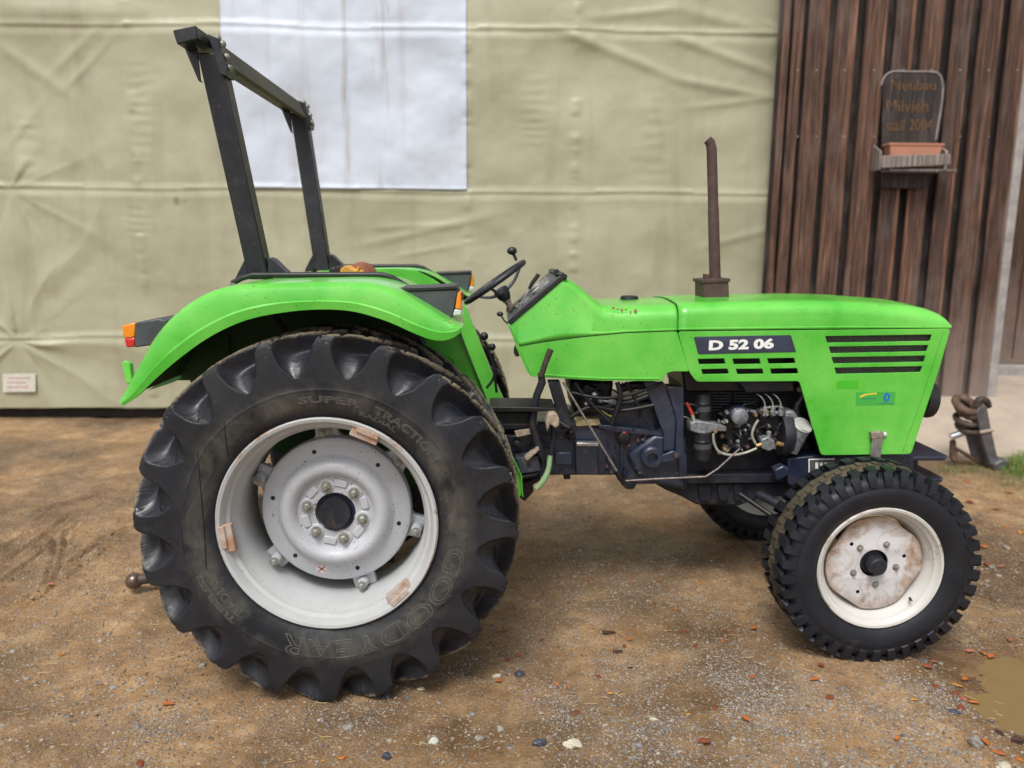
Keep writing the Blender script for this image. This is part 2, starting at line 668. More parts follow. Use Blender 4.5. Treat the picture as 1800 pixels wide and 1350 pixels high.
def ground_h(x, y):
    h = fbm(x * .6, y * .6, 3, 3) * .035
    h = h + fbm(x * 3.2, y * 3.2, 4, 9) * .016
    h = h + fbm(x * 17, y * 17, 3, 21) * .0085
    h = h + np.maximum(vnoise(x * 55, y * 55, 5) - .12, 0) * .012
    # flatten around wheels
    for (cx, cy, s) in wheel_spots:
        w = np.exp(-((x - cx) ** 2 + (y - cy) ** 2) / (s * s))
        h = h * (1 - w) - .004 * w
    # puddle hollow
    a = (x - pud_c.x) / .52
    b = (y - pud_c.y) / .45
    d = np.sqrt(a * a + b * b) + fbm(x * 2.3, y * 2.3, 4, 40) * .35
    h = h - .05 * np.clip(1.35 - d, 0, 1) ** 1.2
    # tyre prints at the left, behind
    for (ax, ay, bx, by, wd, dp) in ruts:
        L = math.hypot(bx - ax, by - ay)
        ux, uy = (bx - ax) / L, (by - ay) / L
        s = (x - ax) * ux + (y - ay) * uy
        t = -(x - ax) * uy + (y - ay) * ux + np.sin(s * 3) * .02
        m = np.clip(np.minimum(s, L - s) / .05, 0, 1) * (.55 + .9 * (vnoise(x * 9, y * 9, 77) + .5))
        h = h - 1.5 * dp * np.exp(-(t / wd) ** 2) * m + dp * .8 * np.exp(-((np.abs(t) - wd * 2) / wd) ** 2) * m
    return h


C_REAR = P(573, 925, 2.72)
C_REAR.z = .705
C_FRONT = P(1547, 1003, 3.01)
C_FRONT.z = .412
wheel_spots = [(C_REAR.x, 2.93, .35), (C_REAR.x, 2 * YC - 2.93, .35), (C_FRONT.x, 3.14, .25), (C_FRONT.x, 2 * YC - 3.14, .25)]


def gp(u, v):
    p = G(u, v)
    return p.x, p.y


ruts = []
for (a, b, w_, d_) in [((-40, 1020), (130, 905), .012, .022), ((-40, 1050), (140, 920), .012, .022), ((-30, 1000), (100, 890), .01, .014),
                       ((80, 1030), (92, 945), .011, .022), ((92, 1030), (115, 935), .011, .022), ((108, 1000), (122, 950), .01, .02),
                       ((105, 998), (225, 925), .012, .022), ((118, 1010), (215, 945), .01, .018), ((165, 938), (225, 925), .009, .014),
                       ((-30, 1110), (150, 990), .012, .014), ((60, 905), (215, 862), .03, .02), ((30, 1060), (75, 1030), .012, .014),
                       ((-10, 975), (70, 925), .01, .014), ((145, 978), (190, 940), .02, .014)]:
    ax, ay = gp(*a)
    bx, by = gp(*b)
    ruts.append((ax, ay, bx, by, w_, d_))


def axis_pts(lo, hi, step, far, grow=1.35):
    c = list(np.arange(lo, hi + 1e-6, step))
    s, a = step, hi
    while a < far:
        s *= grow
        a += s
        c.append(a)
    s, a = step, lo
    pre = []
    while a > -far:
        s *= grow
        a -= s
        pre.append(a)
    return np.array(pre[::-1] + c)


def mat_ground():
    m, nt, bs = nodes('muddy_gravel')
    big = noise(nt, .9, 4, .6, coord='World', dist=.3)
    n1 = noise(nt, 6, 6, .7, coord='World')
    mud = ramp(nt, n1.outputs[0], [(.25, (.160, .084, .034)), (.5, (.310, .182, .080)), (.75, (.51, .345, .19))])
    # wet / dry patches
    wet = ramp(nt, big.outputs[0], [(.40, (.42, .39, .35)), (.58, (1.06, 1.04, 1.0))])
    mud = mixc(nt, 1.0, mud, wet, 'MULTIPLY')
    geo = N(nt, 'ShaderNodeNewGeometry')
    v1 = N(nt, 'ShaderNodeTexVoronoi', Scale=85.0)
    v2 = N(nt, 'ShaderNodeTexVoronoi', Scale=190.0)
    dn = noise(nt, 30, 3, .6, coord='World')
    vm = N(nt, 'ShaderNodeVectorMath', operation='MULTIPLY_ADD')
    nt.links.new(dn.outputs['Color'], vm.inputs[0])
    vm.inputs[1].default_value = (.012, .012, .012)
    nt.links.new(geo.outputs['Position'], vm.inputs[2])
    for v in (v1, v2):
        nt.links.new(vm.outputs[0], v.inputs['Vector'])
    grit = []
    for v, lo, hi in ((v1, .66, .74), (v2, .58, .72)):
        sep = N(nt, 'ShaderNodeSeparateColor')
        nt.links.new(v.outputs['Color'], sep.inputs[0])
        colr = ramp(nt, sep.outputs[0], [(0, (.07, .07, .08)), (.3, (.17, .14, .11)), (.6, (.28, .22, .155)), (.85, (.38, .33, .27)), (1, (.50, .45, .37))])
        pat = noise(nt, 1.5 if v is v1 else 2.3, 6, .75, coord='World', dist=.7)
        sel = mth(nt, 'ADD', mth(nt, 'MULTIPLY', sep.outputs[1], .5), mth(nt, 'MULTIPLY', pat.outputs[0], .75))
        msk = ramp(nt, sel, [(lo, (0, 0, 0)), (hi, (1, 1, 1))])
        edge = ramp(nt, v.outputs['Distance'], [(.35, (1, 1, 1)), (.6, (0, 0, 0))])
        grit.append((colr, mth(nt, 'MULTIPLY', msk, edge), v))
    base = mixc(nt, mth(nt, 'MULTIPLY', grit[1][1], .75), mud, grit[1][0])
    base = mixc(nt, mth(nt, 'MULTIPLY', grit[0][1], .8), base, grit[0][0])
    # soaked margin of the puddle
    mp_ = N(nt, 'ShaderNodeMapping', vector_type='POINT')
    mp_.inputs['Location'].default_value = (-pud_c.x / .52, -pud_c.y / .45, 0)
    mp_.inputs['Scale'].default_value = (1 / .52, 1 / .45, 0)
    nt.links.new(geo.outputs['Position'], mp_.inputs[0])
    ln_ = N(nt, 'ShaderNodeVectorMath', operation='LENGTH')
    nt.links.new(mp_.outputs[0], ln_.inputs[0])
    soak = ramp(nt, mth(nt, 'ADD', ln_.outputs['Value'], mth(nt, 'MULTIPLY', n1.outputs[0], .7)), [(.85, (1, 1, 1)), (1.0, (0, 0, 0))])
    soak = ramp(nt, mth(nt, 'MULTIPLY', mth(nt, 'ADD', ln_.outputs['Value'], mth(nt, 'MULTIPLY', n1.outputs[0], .5)), .5), [(.62, (1, 1, 1)), (.80, (0, 0, 0))])
    base = mixc(nt, mth(nt, 'MULTIPLY', soak, .6), base, mixc(nt, 1.0, base, (.42, .36, .28), 'MULTIPLY'))
    nt.links.new(base, bs.inputs['Base Color'])
    rg_ = ramp(nt, big.outputs[0], [(.38, (.36, .36, .36)), (.58, (.8, .8, .8))])
    nt.links.new(mth(nt, 'SUBTRACT', rg_, mth(nt, 'MULTIPLY', soak, .3)), bs.inputs['Roughness'])
    n9 = noise(nt, 120, 5, .7, coord='World')
    h = mth(nt, 'ADD', mth(nt, 'MULTIPLY', n9.outputs[0], .9), mth(nt, 'ADD', grit[0][1], mth(nt, 'MULTIPLY', grit[1][1], .5)))
    bump(nt, bs, h, .75, .004)
    return m


MUD = mat_ground()
gx, gy = axis_pts(-4.2, 4.2, .016, 300), axis_pts(1.9, 8.2, .016, 300)
X, Y = np.meshgrid(gx, gy)
H = ground_h(X, Y)
H = np.where(Y > 7.9, H * .3, H)
nx, ny = len(gx), len(gy)
co = np.stack([X, Y, H], -1).reshape(-1, 3)
i = np.arange(nx * ny).reshape(ny, nx)
fc = np.stack([i[:-1, :-1], i[:-1, 1:], i[1:, 1:], i[1:, :-1]], -1).reshape(-1, 4)


def fast_mesh(name, co, fc, mat, parent=None, smooth=True, origin=(0, 0, 0), **props):
    me = bpy.data.meshes.new(name)
    o_ = np.array(origin)
    me.vertices.add(len(co))
    me.vertices.foreach_set('co', (co - o_).ravel())
    k = fc.shape[1]
    me.loops.add(fc.size)
    me.loops.foreach_set('vertex_index', fc.ravel().astype(np.int32))
    me.polygons.add(len(fc))
    me.polygons.foreach_set('loop_start', np.arange(0, fc.size, k, dtype=np.int32))
    me.polygons.foreach_set('loop_total', np.full(len(fc), k, dtype=np.int32))
    me.update(calc_edges=True)
    me.validate()
    me.polygons.foreach_set('use_smooth', np.full(len(fc), smooth))
    me.materials.append(mat)
    o = bpy.data.objects.new(name, me)
    col.objects.link(o)
    W[o] = Vector(origin)
    if parent is not None:
        o.parent = parent
        o.location = Vector(origin) - W[parent]
    else:
        o.location = origin
    for a, b in props.items():
        o[a] = b
    return o


fast_mesh('ground', co, fc, MUD, kind='structure', label='brown muddy gravel yard under the tractor')

# puddle
m_, nt, bs = nodes('muddy_water')
n1 = noise(nt, 2.5, 3, .5, coord='World')
nt.links.new(ramp(nt, n1.outputs[0], [(.3, (.215, .145, .062)), (.7, (.26, .18, .08))]), bs.inputs['Base Color'])
bs.inputs['Roughness'].default_value = .05
bs.inputs['Specular IOR Level'].default_value = .6
n2 = noise(nt, 9, 2, .5, coord='World')
bump(nt, bs, n2.outputs[0], .03, .01)
WATER = m_
v, f = lathe_g([(0, .95), (0, .01)], (pud_c.x, pud_c.y, -.0245), (0, 0, 1), 48, False, True)
v = [Vector((pud_c.x + (a.x - pud_c.x) * .95, pud_c.y + (a.y - pud_c.y) * .9, a.z)) for a in v]
add('puddle', v, f, WATER, kind='structure', label='brown puddle at the right edge of the yard')

# gravel as one stuff object
ico_v, ico_f = [], []
bm = bmesh.new()
bmesh.ops.create_icosphere(bm, subdivisions=1, radius=1)
ico_v = np.array([v.co[:] for v in bm.verts])
ico_f = np.array([[v.index for v in f.verts] for f in bm.faces])
bm.free()


def scatter_stones(name, n, smin, smax, xr, yr, mats, dens_seed, thr, **props):
    xs = rng.uniform(xr[0], xr[1], n * 4)
    ys = yr[0] + (yr[1] - yr[0]) * rng.uniform(0, 1, n * 4) ** 1.3
    keep = (fbm(xs * 1.3, ys * 1.3, 4, dens_seed) + rng.uniform(-.28, .28, n * 4)) > thr
    for (cx, cy, s) in wheel_spots:
        keep &= ~((np.abs(xs - cx) < s * .25) & (np.abs(ys - cy) < .16))
    inp = ((xs - pud_c.x) / .50) ** 2 + ((ys - pud_c.y) / .44) ** 2 < .8
    keep &= ~inp
    xs, ys = xs[keep][:n], ys[keep][:n]
    n = len(xs)
    sz = smin * (smax / smin) ** (rng.uniform(0, 1, n) ** 2.2)
    zs = ground_h(xs, ys)
    rot = rng.uniform(0, 2 * pi, n)
    sc = rng.uniform(.6, 1.15, (n, 3)) * sz[:, None]
    sc[:, 2] *= .6
    base = ico_v[None] * (1 + rng.uniform(-.22, .22, (n, len(ico_v), 1)))
    b = base * sc[:, None]
    c, s = np.cos(rot)[:, None], np.sin(rot)[:, None]
    xx = b[..., 0] * c - b[..., 1] * s + xs[:, None]
    yy = b[..., 0] * s + b[..., 1] * c + ys[:, None]
    zz = b[..., 2] + zs[:, None] + sc[:, 2:3] * .15
    co = np.stack([xx, yy, zz], -1).reshape(-1, 3)
    fcs = (ico_f[None] + (np.arange(n) * len(ico_v))[:, None, None]).reshape(-1, 3)
    return fast_mesh(name, co, fcs, mats, smooth=False, **props)


def mat_stones(name, cols):
    m, nt, bs = nodes(name)
    g = N(nt, 'ShaderNodeNewGeometry')
    st = [(i / (len(cols) - 1), c) for i, c in enumerate(cols)]
    nn = noise(nt, 60, 3, .6, coord='World')
    base = ramp(nt, g.outputs['Random Per Island'], st)
    base = mixc(nt, .35, base, nn.outputs[0], 'OVERLAY')
    nt.links.new(base, bs.inputs['Base Color'])
    bs.inputs['Roughness'].default_value = .55
    return m


GRAVEL = mat_stones('gravel_stones', [(.08, .083, .095), (.24, .22, .20), (.16, .12, .085), (.34, .31, .27), (.28, .20, .12), (.36, .33, .29), (.14, .14, .155), (.44, .40, .34)])
scatter_stones('gravel', 13000, .0022, .010, (-2.6, 3.2), (2.15, 5.2), GRAVEL, 60, .12, kind='stuff', label='loose grey and buff gravel strewn over the mud')
scatter_stones('gravel', 650, .007, .019, (-2.6, 3.2), (2.15, 6.0), GRAVEL, 66, -.06, kind='stuff', label='scattered larger pebbles on the mud')
def patch_gravel(n, cx, cy, rx, ry, smin, smax):
    xs = cx + rng.normal(0, 1, n) * rx
    ys = cy + rng.normal(0, 1, n) * ry
    keep = (ys > 2.1) & (fbm(xs * 4, ys * 4, 3, 64) + rng.uniform(-.25, .25, n) > -.08)
    for (wx, wy, s) in wheel_spots:
        keep &= ~((np.abs(xs - wx) < s * .3) & (np.abs(ys - wy) < .16))
    keep &= ((xs - pud_c.x) / .47) ** 2 + ((ys - pud_c.y) / .42) ** 2 > .85
    xs, ys = xs[keep], ys[keep]
    sz = smin * (smax / smin) ** (rng.uniform(0, 1, len(xs)) ** 2)
    return xs, ys, sz


_px, _py, _ps = [], [], []
for (u, v_, rx, ry, n_) in ((1290, 1225, .26, .16, 9000), (960, 1180, .35, .22, 6000), (1120, 1270, .3, .1, 5000), (1640, 1215, .16, .22, 6000), (760, 1270, .3, .12, 3500), (310, 1270, .22, .08, 2500), (1480, 1330, .4, .06, 4500), (1730, 1120, .25, .08, 3500), (1060, 1110, .3, .2, 3500), (1500, 1250, .4, .2, 3000), (1330, 1090, .3, .25, 2500)):
    c_ = G(u, v_)
    a_, b_, d_ = patch_gravel(n_, c_.x, c_.y, rx, ry, .0016, .0065)
    _px.append(a_)
    _py.append(b_)
    _ps.append(d_)
xs, ys, sz = np.concatenate(_px), np.concatenate(_py), np.concatenate(_ps)
n = len(xs)
zs = ground_h(xs, ys)
rot = rng.uniform(0, 2 * pi, n)
oct_v = np.array([(1, 0, 0), (0, 1, 0), (-1, 0, 0), (0, -1, 0), (.1, .1, .75), (0, 0, -.5)])
oct_f = np.array([(0, 1, 4), (1, 2, 4), (2, 3, 4), (3, 0, 4), (1, 0, 5), (2, 1, 5), (3, 2, 5), (0, 3, 5)])
b = oct_v[None] * rng.uniform(.6, 1.25, (n, 6, 1)) * sz[:, None, None]
c, q = np.cos(rot)[:, None], np.sin(rot)[:, None]
co = np.stack([b[..., 0] * c - b[..., 1] * q + xs[:, None], b[..., 0] * q + b[..., 1] * c + ys[:, None], b[..., 2] + zs[:, None] + .001], -1).reshape(-1, 3)
fcs = (oct_f[None] + (np.arange(n) * 6)[:, None, None]).reshape(-1, 3)
fast_mesh('fine_gravel', co, fcs, GRAVEL, smooth=False, kind='stuff', label='patches of fine grey grit pressed into the mud')
SOIL = mat_stones('soil_crumbs', [(.10, .065, .035), (.21, .14, .08), (.15, .10, .055), (.26, .18, .10)])
scatter_stones('soil_crumbs', 14000, .002, .009, (-2.8, 3.2), (2.15, 5.6), SOIL, 90, -.3, kind='stuff', label='crumbs of brown soil')
STRAWM = mat_stones('straw', [(.34, .22, .08), (.5, .36, .16), (.26, .16, .06)])
mb_v, mb_f = [], []
for k in range(1500):
    x, y = random.uniform(-2.4, 3.1), 2.2 + 3.2 * random.random() ** 1.4
    a, L, w_ = random.uniform(0, 2 * pi), random.uniform(.012, .05), .0009
    z = float(ground_h(np.array(x), np.array(y))) + .004
    dx, dy = cos(a) * L / 2, sin(a) * L / 2
    ex, ey = -sin(a) * w_, cos(a) * w_
    z1, z2 = z + random.uniform(-.002, .005), z + random.uniform(-.002, .005)
    n0 = len(mb_v)
    mb_v += [(x - dx, y - dy, z1 + w_), (x + dx, y + dy, z2 + w_), (x + dx + ex, y + dy + ey, z2 - w_), (x - dx + ex, y - dy + ey, z1 - w_), (x - dx - ex, y - dy - ey, z1 - w_), (x + dx - ex, y + dy - ey, z2 - w_)]
    mb_f += [[n0, n0 + 1, n0 + 2, n0 + 3], [n0, n0 + 4, n0 + 5, n0 + 1], [n0 + 3, n0 + 2, n0 + 5, n0 + 4]]
add('straw', mb_v, mb_f, STRAWM, fixn=False, kind='stuff', label='short bits of straw on the mud')


def gz(x, y):
    return float(ground_h(np.array(float(x)), np.array(float(y))))


# ================================================================== TARPAULIN WALL
YT = 7.60


def mat_tarp():
    m, nt, bs = nodes('olive_tarpaulin')
    n1 = noise(nt, .8, 5, .6, coord='World')
    base = ramp(nt, n1.outputs[0], [(.3, (.365, .358, .243)), (.7, (.46, .45, .32))])
    n2 = noise(nt, 1.0, 6, .62, coord='World', vec=(3.2, 1, .5), dist=.5)
    st = ramp(nt, n2.outputs[0], [(.52, (0, 0, 0)), (.80, (.5, .5, .5))])
    base = mixc(nt, st, base, (.25, .22, .15))
    n4 = noise(nt, 2.2, 3, .5, coord='World')
    sp = ramp(nt, n4.outputs[0], [(.735, (0, 0, 0)), (.78, (.6, .6, .6))])
    base = mixc(nt, sp, base, (.16, .11, .07))
    nt.links.new(base, bs.inputs['Base Color'])
    bs.inputs['Roughness'].default_value = .42
    n3 = noise(nt, 1, 2, .5, coord='World', vec=(260, 260, 30))
    n3b = noise(nt, 1, 2, .5, coord='World', vec=(30, 30, 260))
    bump(nt, bs, mth(nt, 'ADD', n3.outputs[0], n3b.outputs[0]), .12, .002)
    return m


def mat_white_tarp():
    m, nt, bs = nodes('white_tarpaulin')
    n1 = noise(nt, 1.2, 5, .6, coord='World')
    base = ramp(nt, n1.outputs[0], [(.3, (.56, .63, .74)), (.7, (.64, .70, .80))])
    n2 = noise(nt, 1.0, 6, .65, coord='World', vec=(3.2, 1, .28))
    st = ramp(nt, n2.outputs[0], [(.54, (0, 0, 0)), (.78, (.55, .55, .55))])
    base = mixc(nt, st, base, (.40, .36, .34))
    g = N(nt, 'ShaderNodeNewGeometry')
    sx_ = N(nt, 'ShaderNodeSeparateXYZ')
    nt.links.new(g.outputs['Position'], sx_.inputs[0])
    wob = noise(nt, 2.0, 4, .6, coord='World', vec=(1, 1, .6))
    brk = noise(nt, 1.5, 5, .7, coord='World', vec=(8, 1, .8))
    for u_, w_ in ((610, .06), (684, .05), (672, .10)):
        d_ = mth(nt, 'ABSOLUTE', mth(nt, 'SUBTRACT', mth(nt, 'ADD', sx_.outputs[0], mth(nt, 'MULTIPLY', wob.outputs[0], .12)), P(u_, 150, YT).x + .06))
        mk = ramp(nt, mth(nt, 'DIVIDE', d_, w_), [(0, (1, 1, 1)), (1, (0, 0, 0))])
        mk = mth(nt, 'MULTIPLY', mk, ramp(nt, brk.outputs[0], [(.42, (0, 0, 0)), (.62, (.7, .7, .7))]))
        base = mixc(nt, mk, base, (.33, .29, .27))
    nt.links.new(base, bs.inputs['Base Color'])
    bs.inputs['Roughness'].default_value = .5
    n3 = noise(nt, 1, 2, .5, coord='World', vec=(200, 200, 40))
    bump(nt, bs, n3.outputs[0], .12, .002)
    return m


TARP = mat_tarp()
x0t, x1t = -9.0, P(1398, 60, YT).x
zb_t = P(600, 719, YT).z
seams = [P(600, 331, YT).z, P(600, 45, YT).z, P(600, 592, YT).z, P(600, -250, YT).z]
star = P(35, 600, YT)
star2 = P(20, 335, YT)
fan = P(985, 60, YT)
tarp_root = empty('tarpaulin', (0, YT, 0), label='olive beige tarpaulin sheet hung over the shed front behind the tractor', category='tarpaulin')


def tarp_d(x, z):
    """displacement towards the camera (metres)"""
    d = fbm(x * .9, z * .9, 3, 101) * .05
    d = d + fbm(x * 5, z * 5, 3, 120) * .006 + fbm(x * 1.6 + z * .6, z * 1.5, 2, 121) * .022
    # horizontal seams: a flat welt with sag above
    for k, s in enumerate(seams):
        zz = z - s - .008 * np.sin(x * 2.1 + k) - fbm(x * 1.3, x * 0 + k, 2, 7) * .02
        d = d + .006 * np.exp(-(zz / .028) ** 4) + .030 * np.exp(-np.abs(zz + .10) / .16) * (zz < 0) * .5
        d = d - .004 * np.exp(-((zz + .04) / .022) ** 2)
    # vertical creases
    for k, u in enumerate((240, 1010, 822, -200)):
        xx = x - P(u, 300, YT).x
        r = np.clip(fbm(x * 0 + k, z * 7, 3, 31 + k) * 2 + .3, 0, 1)
        d = d + .012 * np.exp(-(xx / .045) ** 2) * r
    xs0 = x - P(822, 400, YT).x
    d = d + .005 / (1 + np.exp(-xs0 / .004))
    # star folds
    for (c, amp, k, ph, r0) in ((star, .032, 11, .6, 1.15), (star2, .022, 9, 1.4, .9), (P(1400, 60, YT), .012, 9, .3, .9)):
        dx, dz = x - c.x, z - c.z
        r = np.sqrt(dx * dx + dz * dz) + 1e-4
        th = np.arctan2(dz, dx)
        wv = np.abs(np.sin(th * k / 2 + ph + 2.6 * fbm(th * 1.1 + k, r * .5, 3, 55)))
        am = np.clip(.5 + 1.6 * vnoise(th * 2.2 + k, r * 1.2, 71), 0, 1.3)
        d = d + 1.35 * amp * am * (1 - wv) ** 1.3 * np.exp(-r / r0) * np.clip(r / .25, 0, 1)
        d = d - .008 * np.exp(-(r / .10) ** 2)
    # diagonal folds at right
    for (a, b, w_, amp) in (((985, 55), (1170, 130), .035, .028), ((1180, 65), (1360, 130), .035, .028), ((1190, 140), (1350, 170), .03, .022), ((1200, 20), (1370, 62), .04, .02),
                            ((1180, 18), (1050, 30), .03, .02), ((640, 430), (860, 380), .03, .014), ((660, 400), (800, 395), .025, .012), ((0, 20), (240, 25), .09, .05),
                            ((1250, 430), (1365, 400), .03, .015), ((700, 450), (800, 432), .02, .010), ((1210, 190), (1360, 172), .025, .014),
                            ((100, 120), (160, 60), .03, .018), ((120, 150), (175, 90), .025, .016), ((20, 250), (60, 200), .03, .016), ((0, 80), (110, 160), .04, .02)):
        pa, pb = P(*a, YT), P(*b, YT)
        L = math.hypot(pb.x - pa.x, pb.z - pa.z)
        ux, uz = (pb.x - pa.x) / L, (pb.z - pa.z) / L
        s = (x - pa.x) * ux + (z - pa.z) * uz
        t = -(x - pa.x) * uz + (z - pa.z) * ux
        m = 1 / (1 + np.exp(-s / .06)) / (1 + np.exp((s - L) / .12))
        d = d + .62 * amp * m * np.exp(-(t / (w_ * 1.35)) ** 2)
    # bands of puckers
    for (u, v0, v1, n_) in ((240, 110, 270, 9), (45, 200, 330, 6), (240, 360, 420, 4), (940, 130, 260, 8), (1150, 180, 320, 7)):
        c0, c1 = P(u, v0, YT), P(u, v1, YT)
        t = (z - c1.z) / (c0.z - c1.z)
        d = d + .0016 * np.sin(t * n_ * 2 * pi + fbm(x * 3, z * 3, 2, 3) * 4) * np.exp(-((x - c0.x) / .11) ** 2) * (1 / (1 + np.exp(-(t) * 14))) / (1 + np.exp((t - 1) * 14))
    return d


xs = np.concatenate([np.arange(x0t, -5.0, .08), np.arange(-5.0, x1t, .014), [x1t]])
zs = np.concatenate([np.arange(zb_t, 4.5, .014), np.arange(4.5, 5.6, .08)])
X, Z = np.meshgrid(xs, zs)
# ragged hem
Zb = Z + np.where(Z < zb_t + .001, fbm(X * 2, X * 0, 3, 8) * .02, 0)
Xe = X + np.where(X > x1t - .001, fbm(Z * 1.5, Z * 0, 3, 18) * .03, 0)
D = tarp_d(X, Z)
co = np.stack([Xe, YT - D, Zb], -1).reshape(-1, 3)
nx, ny = len(xs), len(zs)
i = np.arange(nx * ny).reshape(ny, nx)
fc = np.stack([i[:-1, :-1], i[:-1, 1:], i[1:, 1:], i[1:, :-1]], -1).reshape(-1, 4)
o = fast_mesh('sheet', co, fc, TARP, tarp_root, origin=(0, YT, 0))
sm = o.modifiers.new('s', 'SOLIDIFY')
sm.thickness = .004
sm.offset = 1
# white panel sewn on
pl, pr_ = P(388, 0, YT).x, P(821, 300, YT).x
zw = P(700, 333, YT).z
xs = np.arange(pl, pr_ + .001, (pr_ - pl) / 160)
zs = np.arange(zw, 4.4, .015)
X, Z = np.meshgrid(xs, zs)
co = np.stack([X, YT - tarp_d(X, Z) * 1.0 - .016 + fbm(X * 3, Z * 3, 3, 44) * .008, Z], -1).reshape(-1, 3)
nx, ny = len(xs), len(zs)
i = np.arange(nx * ny).reshape(ny, nx)
fc = np.stack([i[:-1, :-1], i[:-1, 1:], i[1:, 1:], i[1:, :-1]], -1).reshape(-1, 4)
o = fast_mesh('panel', co, fc, mat_white_tarp(), tarp_root, origin=(0, YT, 0), label='white translucent panel sewn into the sheet')
sm = o.modifiers.new('s', 'SOLIDIFY')
sm.thickness = .004
sm.offset = 1
# small paper label at the lower left
lab = mat_simple('label_paper', (.62, .60, .54), .6, 0, .12, 30, .05)
ll = P(40, 671, YT)
dd = float(tarp_d(np.array(ll.x), np.array(ll.z)))
prism('tag', [(9, 656), (67, 655), (67, 687), (10, 688)], YT, YT - dd - .03, YT - dd - .026, lab, tarp_root, bevel=0)
mbt = MB()
for r_, (w0, w1) in enumerate(((18, 58), (18, 50), (18, 55))):
    mbt.add(*prism_g(px([(w0, 662 + r_ * 8), (w1, 662 + r_ * 8), (w1, 664 + r_ * 8), (w0, 664 + r_ * 8)], YT), YT - dd - .0315, YT - dd - .0305))
mbt.build('print', mat_simple('faded_print', (.5, .3, .26), .7, 0, .2, 30, 0), tarp_root)
# dark shed front behind the tarp: timber sill and dark interior
DARKW = mat_simple('dark_timber', (.02, .017, .014), .8, 0, .4, 8, .5)
shed = empty('shed', (-2, 8.2, 0), label='dark low shed hidden behind the olive tarpaulin', category='shed')
v, f = box_g((-3.2, 8.6, 2.75), (12.0, 1.6, 5.4))
add('wall', v, f, DARKW, shed)
v, f = box_g((-3.2, 7.75, .05), (12.0, .12, .09))
add('sill', v, f, DARKW, shed, bevel=.01)

# ================================================================== BARN
YB = 7.30


def mat_wood(name, a, b, c, grain=38):
    m, nt, bs = nodes(name)
    n1 = noise(nt, 1, 6, .65, coord='World', vec=(grain, grain, 1.3), dist=.6)
    base = ramp(nt, n1.outputs[0], [(.28, a), (.5, b), (.72, c)])
    ns = noise(nt, 1, 5, .8, coord='World', vec=(grain * 3.2, grain * 3.2, 2.2), dist=.3)
    base = mixc(nt, .9, base, ramp(nt, ns.outputs[0], [(.38, (.08, .08, .08)), (.62, (.9, .9, .9))]), 'OVERLAY')
    oi = N(nt, 'ShaderNodeObjectInfo')
    var = ramp(nt, oi.outputs['Random'], [(0, (.75, .76, .80)), (.5, (1.05, 1, .96)), (1, (1.5, 1.4, 1.3))])
    base = mixc(nt, 1, base, var, 'MULTIPLY')
    n2 = noise(nt, 2.2, 5, .6, coord='World', vec=(2, 2, .8))
    gr = ramp(nt, n2.outputs[0], [(.50, (0, 0, 0)), (.75, (.5, .5, .5))])
    base = mixc(nt, gr, base, (.20, .16, .145))
    # weather bleaching low down
    g = N(nt, 'ShaderNodeNewGeometry')
    sp = N(nt, 'ShaderNodeSeparateXYZ')
    nt.links.new(g.outputs['Position'], sp.inputs[0])
    n4 = noise(nt, 3, 3, .6, coord='World')
    hz = mth(nt, 'ADD', sp.outputs[2], mth(nt, 'MULTIPLY', n4.outputs[0], .9))
    lowm = ramp(nt, mth(nt, 'MULTIPLY', hz, .4), [(.30, (.75, .75, .75)), (.72, (0, 0, 0))])
    base = mixc(nt, lowm, base, (.27, .215, .19))
    n3 = noise(nt, 3.5, 3, .6, coord='World', vec=(2.5, 2.5, 1))
    kn = ramp(nt, n3.outputs[0], [(.70, (0, 0, 0)), (.75, (1, 1, 1))])
    base = mixc(nt, mth(nt, 'MULTIPLY', kn, .6), base, (.035, .02, .015))
    nt.links.new(base, bs.inputs['Base Color'])
    bs.inputs['Roughness'].default_value = .75
    bump(nt, bs, n1.outputs[0], .6, .008)
    return m


WOOD = mat_wood('weathered_brown_board', (.017, .010, .0075), (.070, .036, .025), (.185, .098, .062))
WOODD = mat_wood('dark_back_board', (.008, .006, .006), (.018, .013, .012), (.04, .028, .022))
WOODG = mat_simple('bleached_post', (.33, .31, .30), .7, 0, .25, 9, .4)
EDGEW = mat_simple('orange_board_edge', (.30, .14, .07), .75, 0, .4, 10, .4)
CONC = mat_simple('concrete', (.40, .35, .29), .85, 0, .16, 3, .5)

